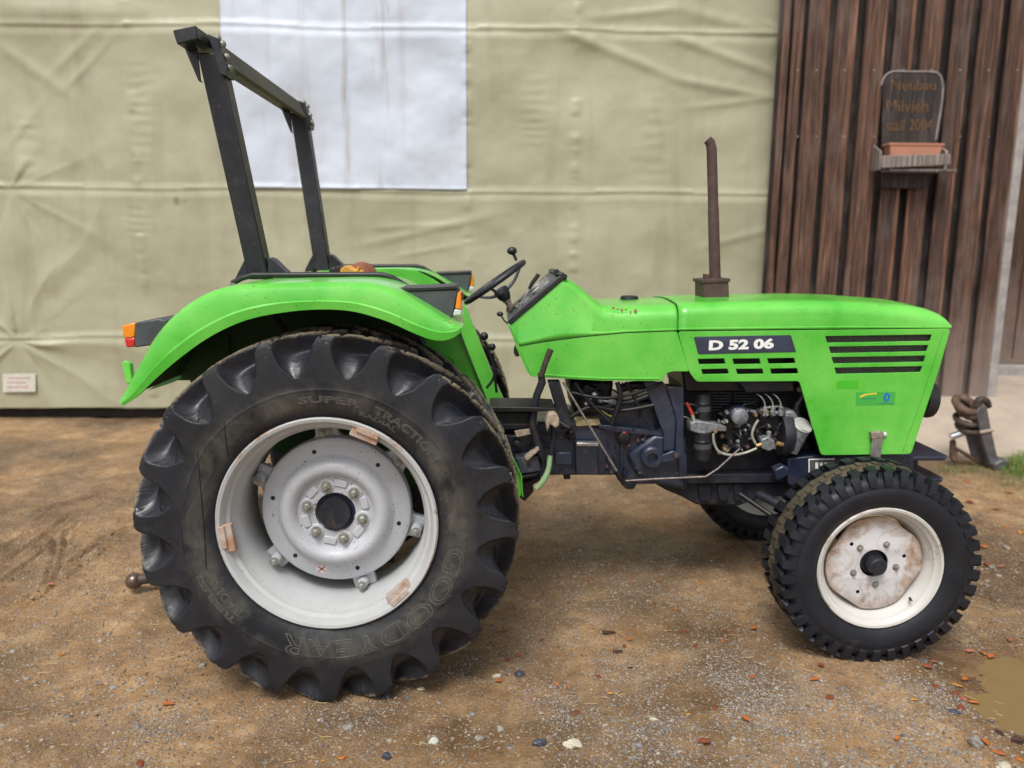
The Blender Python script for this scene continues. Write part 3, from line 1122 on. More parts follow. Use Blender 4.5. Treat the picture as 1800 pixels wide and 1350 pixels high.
ARRIS = mat_wood('orange_arris', (.035, .018, .012), (.12, .058, .034), (.26, .135, .08))
barn = empty('barn', P(1560, 700, YB), label='barn wall of weathered brown vertical boards on a concrete base at right', category='barn')
pitch = 51 * YB / F_PX
zbot = P(1700, 698, YB).z
xl = P(1383, 200, YB).x
board_us = [(1378, 1390, .02), (1394, 1411, 0), (1416, 1455, 0), (1465, 1504, 0), (1517, 1557, 0), (1569, 1606, 0), (1619, 1656, 0), (1670, 1705, 0), (1718, 1758, 0), (1770, 1806, 0)]
for k, (a, b, dy) in enumerate(board_us):
    xa, xb = P(a + (4 if k > 1 else 0), 60, YB).x, P(b, 60, YB).x
    nseg = 14
    v, f = [], []
    zt_ = 5.2
    for s in range(nseg + 1):
        z = zbot - .03 * random.random() * (s == 0) + (zt_ - zbot) * s / nseg
        j = lambda: random.uniform(-.004, .004)
        v += [(xa + j(), YB + dy, z), (xb + j(), YB + dy, z), (xb + j(), YB + dy + .035, z), (xa + j(), YB + dy + .035, z)]
    for s in range(nseg):
        q = s * 4
        for e in range(4):
            f.append([q + e, q + (e + 1) % 4, q + 4 + (e + 1) % 4, q + 4 + e])
    f += [[0, 1, 2, 3], [nseg * 4 + e for e in range(4)]]
    bo = add('board', v, f, WOOD, barn, bevel=.004, segs=1)
    if k > 0:
        v, f = [], []
        for s in range(nseg + 1):
            z = zbot + (5.2 - zbot) * s / nseg
            w_ = random.uniform(.012, .034)
            v += [(xb - w_, YB + dy - .003, z), (xb + .004, YB + dy - .003, z), (xb + .005, YB + dy + .036, z), (xb - .01, YB + dy + .02, z)]
        for s in range(nseg):
            q = s * 4
            for e in range(4):
                f.append([q + e, q + (e + 1) % 4, q + 4 + (e + 1) % 4, q + 4 + e])
        add('arris', v, f, ARRIS, bo)
# inner boards (dark gaps)
for k in range(len(board_us) - 1):
    a, b = board_us[k][1], board_us[k + 1][0]
    xa, xb = P(a - 14, 60, YB).x, P(b + 14, 60, YB).x
    v, f = box_g(((xa + xb) / 2, YB + .115, (zbot + 5.2) / 2 + .01), (xb - xa, .03, 5.2 - zbot))
    add('board', v, f, WOODD, barn, bevel=.003, segs=1, label='dark recessed back board')
# nails
mb = MB()
for (a, b, dy) in board_us[1:]:
    for vv in (123, 420 - 180):
        p = P((a + b) / 2, vv, YB)
        p.y = YB + dy
        mb.add(*lathe_g([(0, .008), (.004, .006)], p, (0, -1, 0), 6, True, True))
mb.build('nail', mat_simple('nail_heads', (.4, .38, .37), .5, .4, .3, 20, 0), barn, kind='stuff')
# corner post, pale
p0, p1 = P(1795, 300, YB - .04), P(1742, 695, YB - .04)
xm = P(1750, 640, YB - .04).x
v, f = box_g((xm, YB + .02, (zbot - .05 + 5.2) / 2), (.085, .10, 5.25 - zbot))
add('post', v, f, WOODG, barn, bevel=.008)
# deep door bay to the right
YD = 8.55
xr0 = xm + .05
for k in range(34):
    w_ = .15
    x = xr0 + w_ / 2 + k * (w_ + .012)
    v, f = box_g((x, YD + random.uniform(-.008, .008), 2.86), (w_, .03, 4.7))
    add('board', v, f, mat_wood('door_board', (.03, .016, .01), (.07, .035, .022), (.12, .06, .035)) if k == 0 else bpy.data.materials['door_board'], barn, bevel=.004, segs=1, label='dark brown board of the recessed door')
zsill = P(1780, 655, YD - .1).z
v, f = box_g((xr0 + 2.7, YD - .07, zsill + .02), (5.4, .10, .12))
add('sill', v, f, WOODG, barn, bevel=.01)
v, f = box_g((xm + .03, (YB + .08 + YD) / 2, 2.7), (.04, YD - YB - .1, 5.0))
add('wall', v, f, WOODD, barn)
v, f = box_g(((xl + xm) / 2, YB + .8, 2.9), (xm - xl - .1, 1.2, 4.7))
add('wall', v, f, DARKW, barn)
v, f = box_g((2.6, YB + .2, 5.35), (9.0, 2.9, .12), None)
add('roof', v, f, WOODD, barn) if False else None

# concrete base + ramp
yf = G(1700, 806).y
xc0 = P(1330, 700, YB).x
zc = P(1700, 697, YB).z
nseg = 60
v, f = [], []
prof = [(yf, -.08), (yf + .01, .02), (yf + .15, .05), (YB - .35, zc * .86), (YB - .05, zc), (YB + .3, zc + .004), (YD - .13, zsill - .03), (YD + .2, zsill - .03)]
xs_ = np.linspace(xc0, xc0 + 8.0, nseg)
for x in xs_:
    for (yy, zz) in prof:
        j = float(fbm(np.array(x * 2.2), np.array(yy * 2.0), 3, 200)) * .035 if 0 < zz else 0
        v.append((x, yy + j * 1.5, zz + j * .4))
m_ = len(prof)
for a in range(nseg - 1):
    for b in range(m_ - 1):
        f.append([a * m_ + b, a * m_ + b + 1, (a + 1) * m_ + b + 1, (a + 1) * m_ + b])
m2, nt, bs = nodes('stained_concrete')
n1 = noise(nt, 1.6, 7, .65, coord='World')
base = ramp(nt, n1.outputs[0], [(.3, (.33, .27, .21)), (.7, (.50, .42, .34))])
n2 = noise(nt, 24, 5, .7, coord='World')
base = mixc(nt, ramp(nt, n2.outputs[0], [(.58, (0, 0, 0)), (.8, (.6, .6, .6))]), base, (.2, .15, .1))
nt.links.new(base, bs.inputs['Base Color'])
bs.inputs['Roughness'].default_value = .85
bump(nt, bs, n2.outputs[0], .4, .004)
add('concrete_ramp', v, f, m2, smooth=60, kind='structure', label='pale concrete ramp along the barn wall')

# grass tufts: right edge and thin ones by the barn
m3, nt, bs = nodes('grass_blades')
g = N(nt, 'ShaderNodeNewGeometry')
nt.links.new(ramp(nt, g.outputs['Random Per Island'], [(0, (.06, .13, .02)), (.5, (.12, .24, .035)), (.8, (.2, .25, .06)), (1, (.32, .24, .1))]), bs.inputs['Base Color'])
bs.inputs['Roughness'].default_value = .6
gv, gf = [], []


def blade(x, y, z, L, lean, az, w_):
    n0 = len(gv)
    dx, dy = cos(az), sin(az)
    for s in range(4):
        t = s / 3
        r = lean * t * t * L
        hh = L * t * (1 - .25 * lean * t)
        w2 = w_ * (1 - t * .9)
        gv.append((x + dx * r - dy * w2, y + dy * r + dx * w2, z + hh))
        gv.append((x + dx * r + dy * w2, y + dy * r - dx * w2, z + hh))
    for s in range(3):
        gf.append([n0 + 2 * s, n0 + 2 * s + 1, n0 + 2 * s + 3, n0 + 2 * s + 2])


for (u, v_, su, sv, n_, L0) in ((1800, 822, 20, 9, 1700, .09), (1775, 800, 40, 3, 260, .05), (1800, 850, 50, 12, 350, .035), (1700, 850, 60, 18, 150, .02), (1690, 825, 30, 6, 200, .04)):
    for k in range(n_):
        p = G(random.gauss(u, su), random.gauss(v_, sv))
        blade(p.x, p.y, gz(p.x, p.y) - .003, random.uniform(.5, 1.2) * L0, random.uniform(.1, 1), random.uniform(0, 2 * pi), .0025)
add('grass', gv, gf, m3, fixn=False, kind='stuff', label='green grass tufts at the foot of the concrete ramp')

# ================================================================== TRACTOR
TR = empty('tractor', (P(1000, 840, YC).x, YC, 0), label='bright green farm tractor with roll bar and big ribbed rear tyres', category='tractor')


RSC = [1.0]


def wp(C, s, t, r, a):
    """wheel coordinates: t outward from the wheel's middle plane, r radius, a clockwise from the top as seen from the near side"""
    r *= RSC[0]
    return Vector((C.x + r * sin(a), C.y + s * t, C.z + r * cos(a)))


def ring(C, s, prof, n=96, closed=True):
    v, f = [], []
    for t, r in prof:
        for k in range(n):
            v.append(wp(C, s, t, r, 2 * pi * k / n))
    m = len(prof)
    for i in range(m if closed else m - 1):
        j = (i + 1) % m
        for k in range(n):
            l = (k + 1) % n
            f.append([i * n + k, i * n + l, j * n + l, j * n + k])
    return v, f


RT_SIDE = [(.178, .398), (.198, .425), (.213, .455), (.221, .49), (.2225, .508), (.2245, .512), (.2225, .517), (.219, .535), (.215, .56), (.210, .583), (.204, .603), (.193, .622), (.170, .638), (.12, .645), (0, .650)]


def side_t(r, prof):
    for (t0, r0), (t1, r1) in zip(prof, prof[1:]):
        if r0 <= r <= r1:
            return t0 + (t1 - t0) * (r - r0) / (r1 - r0)
    return prof[-1][0]


def curved_text(C, s, body, r0, a_start, a_end, h, prof, mat, parent, outline=.0011, lift=.0008, font_sx=1.0):
    v, f = text_g(body, 1.0, outline=.035 if not outline else outline / h, align='LEFT')
    w = max(p.x for p in v)
    hh = max(p.y for p in v)
    out = []
    for p in v:
        a = a_start + (a_end - a_start) * p.x / w
        r = r0 + (p.y / hh - .5) * h
        out.append(wp(C, s, side_t(r, prof) + lift + p.z * h * .6, r, a))
    return add('lettering', out, f, mat, parent, fixn=False)


def bolt_g(p, axis, r, h, washer=True):
    a = lathe_g([(0, r * 1.5), (r * .35, r * 1.5)], p, axis, 14, True, True) if washer else ([], [])
    b = lathe_g([(0, r), (h, r), (h + r * .25, r * .7)], p, axis, 6, True, True)
    c = lathe_g([(0, r * .55), (h + r * .9, r * .5)], p, axis, 8, True, True)
    mb = MB()
    for q in (a, b, c):
        if q[0]:
            mb.add(*q)
    return mb


def smooth2(pts):
    return [(p.x, p.z) for p in smooth_path([(a, 0, b) for a, b in pts], 6)]


# bar-tread tyre as one moulded body: the lug surface E and the scooped void floor V, blended by the bar pattern
_COMMON = [(.13, .36), (.160, .385), (.178, .398), (.198, .425), (.213, .455), (.221, .49), (.2225, .508), (.2248, .512), (.2225, .517), (.222, .532), (.2215, .545)]
_E = [(.2205, .562), (.2195, .580), (.2180, .605), (.2160, .635), (.2130, .665), (.2090, .688), (.2020, .701), (.190, .7055), (.15, .708), (.10, .709), (.05, .709), (0, .709)]
_V = [(.2175, .555), (.2105, .571), (.2010, .587), (.1895, .602), (.177, .615), (.164, .625), (.152, .632), (.140, .637), (.115, .643), (.085, .646), (.042, .648), (0, .649)]
_HW = [.090, .068, .048, .037, .031, .029, .029, .029, .030, .030, .029, .028]


def rear_tyre(C, s, root, per, sub):
    NL = 20
    rows = []          # (Et, Er, Vt, Vr, hw)
    for q in _COMMON:
        rows.append((*q, *q, .2))
    for e, v_, h in zip(_E, _V, _HW):
        rows.append((*e, *v_, h))
    rows = np.array(rows)
    k0 = 2
    xs_ = []
    n = len(rows)
    tt = []
    for i in range(n - 1):
        m = 2 if i < k0 else (3 if i < 10 else (sub * 2 if i > 16 else sub))
        tt += [i + j / m for j in range(m)]
    tt.append(n - 1)
    tt = np.array(tt)
    prof = np.stack([np.interp(tt, np.arange(n), rows[:, c]) for c in range(5)], 1)
    # smooth the polyline a little
    for _ in range(2):
        prof[1:-1, :4] = prof[1:-1, :4] * .5 + (prof[:-2, :4] + prof[2:, :4]) * .25
    na = NL * per
    ang = np.arange(na) / na * 2 * pi
    out = []
    for side in (1, -1):
        Et, Er, Vt, Vr, hw = [prof[:, c][:, None] for c in range(5)]
        ph = np.interp(Et[:, 0], [0, .05, .115, .165, .195, .212, .23], [.33, .275, .185, .100, .040, .008, 0])[:, None] / .7
        a = ang[None, :] + .06 * 0 + (0 if side > 0 else pi / NL)
        pit = 2 * pi / NL
        rel = (a - ph + pit / 2) % pit - pit / 2
        d = rel * .68
        jit = fbm(np.floor((a - ph + pit / 2) / pit) * 3.7 + side, Er * 9, 2, 5) * .006
        hwj = hw + jit
        q = np.clip((np.abs(d) - hwj) / np.maximum(.107 - hwj, .01), 0, 1)
        m = (1 - q) ** 2.9
        m = np.where(q < .04, 1 - q * 1.2, m) if False else m
        m = np.where(hw > .12, 1, m)
        fade = np.clip((Et - .006) / .02, 0, 1)
        m = m * fade
        nz = fbm(ang[None, :] * 30, Er * 60 + side * 5, 3, 12) * .0014
        # wear nicks on the bar corners
        nk = np.maximum(fbm(ang[None, :] * 70, Er * 90 + side, 2, 88) - .22, 0) * .03 * (Er > .68)
        t = Vt + (Et - Vt) * m
        r = Vr + (Er - Vr) * m - nk * m + nz
        # every fourth bar end is slightly chipped
        x = C.x + r * np.sin(ang)[None, :]
        z = C.z + r * np.cos(ang)[None, :]
        y = C.y + s * side * t
        out.append((x, y + 0 * x, z))
    X = np.concatenate([out[0][0], out[1][0][::-1][1:]], 0)
    Y = np.concatenate([out[0][1], out[1][1][::-1][1:]], 0)
    Z = np.concatenate([out[0][2], out[1][2][::-1][1:]], 0)
    co = np.stack([X, Y, Z], -1).reshape(-1, 3)
    nr = X.shape[0]
    i = np.arange(nr * na).reshape(nr, na)
    j = np.roll(i, -1, 1)
    fc = np.stack([i[:-1], j[:-1], j[1:], i[1:]], -1).reshape(-1, 4)
    if s < 0:
        fc = fc[:, ::-1].copy()
    o = fast_mesh('tyre', co, fc, RUBBER, root, origin=tuple(C))
    me = o.data
    me.materials.append(CROWN)
    me.materials.append(RUBBERT)
    ctr = np.empty(len(me.polygons) * 3)
    me.polygons.foreach_get('center', ctr)
    ctr = ctr.reshape(-1, 3)
    rr = np.hypot(ctr[:, 0], ctr[:, 2])
    mi = np.zeros(len(rr), dtype=np.int32)
    at = np.abs(ctr[:, 1])
    env = np.interp(rr, [.50, .56, .605, .665, .70], [.2225, .2205, .218, .213, .203])
    mi[(rr > .548) & (at < env - .0022)] = 2
    me.polygons.foreach_set('material_index', mi)
    return o


def rear_wheel(C, s, detail):
    root = empty('rear_wheel', C, TR)
    rear_tyre(C, s, root, 56 if detail else 22, 6 if detail else 3)
    # rim
    pr = [(.186, .404), (.196, .408), (.203, .402), (.200, .391), (.188, .384), (.168, .379), (.160, .366), (.130, .360), (.118, .350), (.02, .346), (-.12, .346), (-.16, .37), (-.20, .395), (-.203, .405), (-.19, .404), (-.15, .375), (-.11, .352), (.01, .352), (.11, .357), (.15, .382)]
    v, f = ring(C, s, pr, 96)
    add('rim', v, f, RIM2, root, smooth=40)
    # wheel disc
    dp = [(-.035, .288), (.0, .292), (.022, .287), (.030, .275), (.031, .232), (.036, .222), (.058, .211), (.074, .197), (.080, .181), (.077, .167), (.062, .152), (.047, .143), (.043, .128), (.046, .090), (.046, .078), (.036, .076), (.030, .1), (.028, .14), (.05, .17), (.045, .2), (.015, .226), (.014, .27), (-.005, .28), (-.035, .28)]
    v, f = ring(C, s, dp, 96)
    add('wheel_disc', v, f, DISC, root, smooth=40)
    ax = Vector((0, s, 0))
    mb = MB()
    for k in range(6):
        a = radians(-18 + 60 * k)
        # pads pressed round the nuts
        p = wp(C, s, .042, .108, a + .03)
        mb.add(*lathe_g([(0, .034), (.006, .031), (.009, .022)], p, ax, 16, False, True))
        p2 = wp(C, s, .042, .117, a + .52)
        mb.add(*box_g(p2 + ax * .003, (.05, .012, .03), Matrix.Rotation(a + .52, 3, 'Y')))
    mb.build('pressing', DISC, root, smooth=40, bevel=.004)
    for k in range(6):
        a = radians(-18 + 60 * k)
        bolt_g(wp(C, s, .050, .108, a + .03), ax, .0145, .016).build('wheel_nut', NUT, root, smooth=25)
    for k in range(6):
        v, f = lathe_g([(0, .0085), (.002, .0085)], wp(C, s, .0305, .247, radians(-18 + 60 * k)), ax, 14, True, True)
        add('hole', v, f, BLACKM, root)
    v, f = ring(C, s, [(.0455, .077), (.034, .0765), (.030, .06), (.038, .045), (.036, .02), (.034, .001)], 40, False)
    add('hub', v, f, mat_hub, root, smooth=35)
    # six brackets between disc and rim
    for k, deg in enumerate((-7, 51, 105, 163, 230, 293)):
        a = radians(deg)
        mb = MB()
        w0, w1 = .085, .045
        vv = []
        for t in (-.05, -.015):
            for r_, w_ in ((.262, w0), (.30, w1), (.347, w1)):
                vv += [wp(C, s, t, r_, a - w_ / r_), wp(C, s, t, r_, a + w_ / r_)]
        ff = []
        for b in (0, 6):
            ff += [[b, b + 1, b + 3, b + 2], [b + 2, b + 3, b + 5, b + 4]]
        ff += [[0, 2, 8, 6], [2, 4, 10, 8], [1, 7, 9, 3], [3, 9, 11, 5], [4, 5, 11, 10], [0, 6, 7, 1]]
        mb.add(vv, ff)
        mb.build('bracket', RIM, root, bevel=.006, smooth=40)
        p = wp(C, s, -.02, .318, a)
        m2_ = MB()
        m2_.add(*lathe_g([(0, .024), (.055, .019), (.062, .016)], p, ax, 16, True, True))
        m2_.build('stud_boss', RIM, root, smooth=40)
        bolt_g(wp(C, s, .040, .318, a), ax, .012, .012).build('bolt', NUT, root, smooth=25)
    for deg in (23, 262, 136):
        a = radians(deg)
        m2_ = MB()
        R_ = Matrix.Rotation(a, 3, 'Y')
        c = wp(C, s, .178, .366, a)
        m2_.add(*box_g(wp(C, s, .178, .372, a), (.105, .030, .045), R_))
        m2_.add(*box_g(wp(C, s, .196, .384, a + .02), (.085, .016, .022), R_))
        m2_.build('rim_lug', RUSTW, root, bevel=.003)
    if detail:
        Cc, sp_ = C, RT_SIDE
        curved_text(C, s, "GOODYEAR", .485, radians(99), radians(202), .072, sp_, TEXTR, root, .0010)
        curved_text(C, s, "SUPER", .478, radians(-10), radians(17), .026, sp_, TEXTR, root, .0011)
        curved_text(C, s, "TRACTION", .478, radians(23), radians(58), .030, sp_, TEXTR, root, .0011)
        curved_text(C, s, "RADIAL", .446, radians(17), radians(36), .018, sp_, TEXTR, root, .0009)
        curved_text(C, s, "TUBELESS", .505, radians(224), radians(249), .022, sp_, TEXTR, root, .0009)
        curved_text(C, s, "RADIAL", .468, radians(224), radians(246), .030, sp_, TEXTR, root, .0009)
        for pts in ([(348, 722), (350, 790), (354, 860), (358, 925), (364, 1000)], [(395, 650), (392, 700), (397, 750), (400, 803)], [(276, 790), (277, 850), (282, 900)], [(312, 740), (309, 820), (317, 900), (325, 960), (330, 1040), (338, 1112)], [(305, 870), (306, 930), (310, 985), (318, 1030)]):
            q = [P(a, b, 2.725) for a, b in smooth2(pts)]
            w3 = []
            for p in q:
                r = math.hypot(p.x - C.x, p.z - C.z)
                t_ = side_t(min(max(r, .40), .64), RT_SIDE)
                w3.append(Vector((p.x, C.y - t_ - .0006, p.z)))
            tube('oil_drip', w3, .0016, BLACKM, root, 5)
        # worn sticker on the disc
        a = radians(195)
        c = wp(C, s, .0315, .248, a)
        R_ = Matrix.Rotation(radians(8), 3, 'Y')
        v, f = box_g(c, (.040, .001, .030), R_)
        add('sticker', v, f, mat_simple('worn_white_sticker', (.62, .58, .54), .5, 0, .2, 60, .1), root)
        mb = MB()
        for an, cc in ((38, 0), (-38, 1)):
            mb.add(*box_g(c + ax * .0008, (.038, .0006, .006), Matrix.Rotation(radians(an), 3, 'Y')))
        mb.build('sticker_cross', mat_simple('faded_red_print', (.45, .2, .22), .5, 0, .4, 80, .1), root)
    return root


mat_hub = mat_paint('hub_navy', (.018, .026, .055), var=.3, rough=.35, dirt=(.09, .06, .035), dirt_amt=.9, spots=.5, coat=.2)
CR = Vector((C_REAR.x, 2.935, .703))
rear_wheel(CR, -1, True)
CR2 = Vector((C_REAR.x, 2 * YC - 2.935, .703))
rear_wheel(CR2, 1, False)

FT_SIDE = [(.10, .248), (.118, .266), (.128, .29), (.1325, .315), (.1315, .335), (.129, .338), (.1295, .342), (.126, .36), (.112, .378), (.08, .386), (0, .389)]


def mat_front_disc():
    m, nt, bs = nodes('front_disc_paint')
    tc = N(nt, 'ShaderNodeTexCoord')
    le = N(nt, 'ShaderNodeVectorMath', operation='LENGTH')
    nt.links.new(tc.outputs['Object'], le.inputs[0])
    n1 = noise(nt, 10, 8, .78, dist=.8)
    n2 = noise(nt, 26, 5, .7)
    e = ramp(nt, mth(nt, 'ADD', mth(nt, 'MULTIPLY', le.outputs['Value'], 2.6), mth(nt, 'MULTIPLY', n1.outputs[0], .75)), [(.71, (0, 0, 0)), (.95, (1, 1, 1))])
    p = ramp(nt, n1.outputs[0], [(.50, (0, 0, 0)), (.70, (.8, .8, .8))])
    base = ramp(nt, n2.outputs[0], [(.3, (.58, .58, .60)), (.7, (.68, .68, .70))])
    rc = ramp(nt, n2.outputs[0], [(.35, (.17, .075, .025)), (.65, (.44, .24, .10))])
    base = mixc(nt, mth(nt, 'MULTIPLY', p, .8), base, rc)
    base = mixc(nt, mth(nt, 'MULTIPLY', e, .85), base, rc)
    nt.links.new(base, bs.inputs['Base Color'])
    bs.inputs['Roughness'].default_value = .45
    bump(nt, bs, n2.outputs[0], .15, .002)
    return m


DISCF = mat_front_disc()


def front_wheel(C, s, detail):
    root = empty('front_wheel', C, TR)
    full = FT_SIDE + [(-t, r) for t, r in FT_SIDE[-2::-1]] + [(-.09, .225), (.09, .225)]
    v, f = ring(C, s, full, 96)
    add('tyre', v, f, RUBBERF, root, smooth=50)
    mb = MB()
    n = 38
    for side in (1, -1):
        for i in range(n):
            a0 = 2 * pi * (i + (.5 if side < 0 else 0)) / n
            w = .0185
            rj = random.uniform(-.0015, .0015)
            sec = [(.045, .411 + rj, .386, w, .020), (.100, .410 + rj, .380, w, .019), (.122, .402 + rj, .36, w * .95, 0), (.1345, .372, .34, w * .85, 0), (.1335, .349, .335, w * .75, 0)]
            vv, ff = [], []
            for k, (t, rt_, rb, w_, ph) in enumerate(sec):
                ab = a0 + (ph - .01) / .4
                tb = t if k < 2 else side_t(rb, FT_SIDE) - .008
                rbb = rb if k < 2 else rt_ - .012
                if k >= 2:
                    tb -= .006
                vv += [wp(C, s, side * tb, rbb, ab - w_ * 1.05 / rt_), wp(C, s, side * t, rt_, ab - w_ / rt_), wp(C, s, side * t, rt_, ab + w_ / rt_), wp(C, s, side * tb, rbb, ab + w_ * 1.05 / rt_)]
            m = len(sec)
            for k in range(m - 1):
                for e in range(3):
                    ff.append([k * 4 + e, k * 4 + e + 1, (k + 1) * 4 + e + 1, (k + 1) * 4 + e])
            ff += [[0, 1, 2, 3], [(m - 1) * 4 + e for e in range(4)][::-1]]
            mb.add(vv, ff)
    mb.build('tread', RUBBERF, root, smooth=30, kind='stuff')
    mb = MB()
    for i in range(n * 2):
        a0 = 2 * pi * i / (n * 2)
        t0 = .013 if i % 2 else -.013
        vv, ff = [], []
        for (t, w_) in ((t0 - .018, .010), (t0 + .018, .012)):
            vv += [wp(C, s, t, .384, a0 - w_ / .4), wp(C, s, t, .407, a0 - w_ / .4), wp(C, s, t, .407, a0 + w_ / .4), wp(C, s, t, .384, a0 + w_ / .4)]
        ff = [[0, 1, 2, 3], [7, 6, 5, 4], [1, 5, 6, 2], [0, 4, 5, 1], [3, 2, 6, 7]]
        mb.add(vv, ff)
    mb.build('tread_centre', RUBMUD, root, kind='stuff')
    v, f = ring(C, s, [(.052, .395), (.040, .400), (-.040, .400), (-.052, .395), (-.02, .385), (.02, .385)], 96)
    add('caked_mud', v, f, RUBMUD, root, smooth=40)
    pr = [(.104, .252), (.113, .257), (.120, .252), (.118, .243), (.104, .238), (.096, .226), (.075, .221), (.066, .211), (.045, .207), (.03, .198), (-.06, .198), (-.10, .23), (-.115, .25), (-.10, .252), (-.07, .215), (.02, .205), (.06, .22), (.09, .24)]
    v, f = ring(C, s, pr, 96)
    add('rim', v, f, RIMW2, root, smooth=40)
    # flat disc with cut edges
    o = []
    for k in range(96):
        a = 2 * pi * k / 96
        b = (a + radians(12)) % (2 * pi / 4) - pi / 4
        o.append((min(.196, .178 / max(.6, cos(b)) if abs(b) < .42 else .196) * sin(a), min(.196, .184 / cos(b) if abs(b) < .36 else .196) * cos(a)))
    hole = [(.060 * sin(2 * pi * k / 40), .060 * cos(2 * pi * k / 40)) for k in range(40)]
    v, f = plate_g(o, [hole], .010, .002)
    v = [Vector((a.x * 1.035, a.y * 1.035, a.z)) for a in v]
    v = [(C.x + a.x, C.y + s * (.050 + (-s) * a.z * -s), C.z + a.y) for a in v]
    add('wheel_disc', v, f, DISCF, root, smooth=30)
    ax = Vector((0, s, 0))
    for k in range(5):
        a = radians(28 + 72 * k)
        bolt_g(wp(C, s, .055, .092, a), ax, .010, .010).build('wheel_nut', NUT, root, smooth=25)
    for a_, rr_ in ((-50, .13), (75, .125), (205, .135)):
        v, f = lathe_g([(0, .008), (.0015, .008)], wp(C, s, .0555, rr_, radians(a_)), ax, 14, True, True)
        add('hole', v, f, BLACKM, root)
    lathe('hub', [(0, .056), (.02, .05), (.022, .040), (.075, .037), (.082, .031), (.083, .001)], wp(C, s, .02, 0, 0), ax, mat_hub if not detail else NAVYR, root, 32)
    lathe('brake_drum', [(-.06, .0), (-.06, .10), (.02, .10), (.03, .06)], wp(C, s, 0, 0, 0), ax, BLACKM, root, 32)
    tube('valve', [wp(C, s, .07, .212, radians(133)), wp(C, s, .100, .198, radians(134)), wp(C, s, .112, .196, radians(134))], [.005, .005, .003], BLACK, root, 8)
    if detail:
        curved_text(C, s, "8.3 - 20", .345 - .035, radians(20), radians(50), .016, FT_SIDE, TEXTR, root, .0007) if False else None
    return root


RSC[0] = 1.035
CF = Vector((C_FRONT.x + .005, 3.13, .412))
front_wheel(CF, -1, True)
CF2 = Vector((C_FRONT.x + .005, 2 * YC - 3.13, .412))
front_wheel(CF2, 1, False)
RSC[0] = 1.0

# ------------------------------------------------------------------ fenders


def arc_resample(pts, n):
    d = [0]
    for a, b in zip(pts, pts[1:]):
        d.append(d[-1] + math.dist(a, b))
    out = []
    for k in range(n):
        t = d[-1] * k / (n - 1)
        for i in range(len(pts) - 1):
            if d[i + 1] >= t - 1e-9:
                q = (t - d[i]) / (d[i + 1] - d[i])
                out.append(tuple(pts[i][j] * (1 - q) + pts[i + 1][j] * q for j in range(2)))
                break
    return out


def spl2(pts, n):
    s = smooth_path([(a, 0, b) for a, b in pts], 8)
    return arc_resample([(p.x, p.z) for p in s], n)


YF = 2.76
top_px = [(205, 704), (222, 670), (245, 625), (268, 588), (296, 556), (335, 527), (378, 508), (430, 500), (520, 497), (610, 496), (655, 499), (695, 511), (740, 536), (780, 560), (806, 575)]
low_px = [(216, 713), (240, 698), (275, 664), (320, 626), (372, 590), (432, 563), (500, 549), (565, 544), (622, 548), (680, 565), (730, 587), (762, 598), (786, 598), (806, 588), (814, 576)]
YIN = 3.36
FT = spl2(px(top_px, YF), 60)
FL = spl2(px(low_px, YF), 60)


def yy(y, s):
    return y if s < 0 else 2 * YC - y


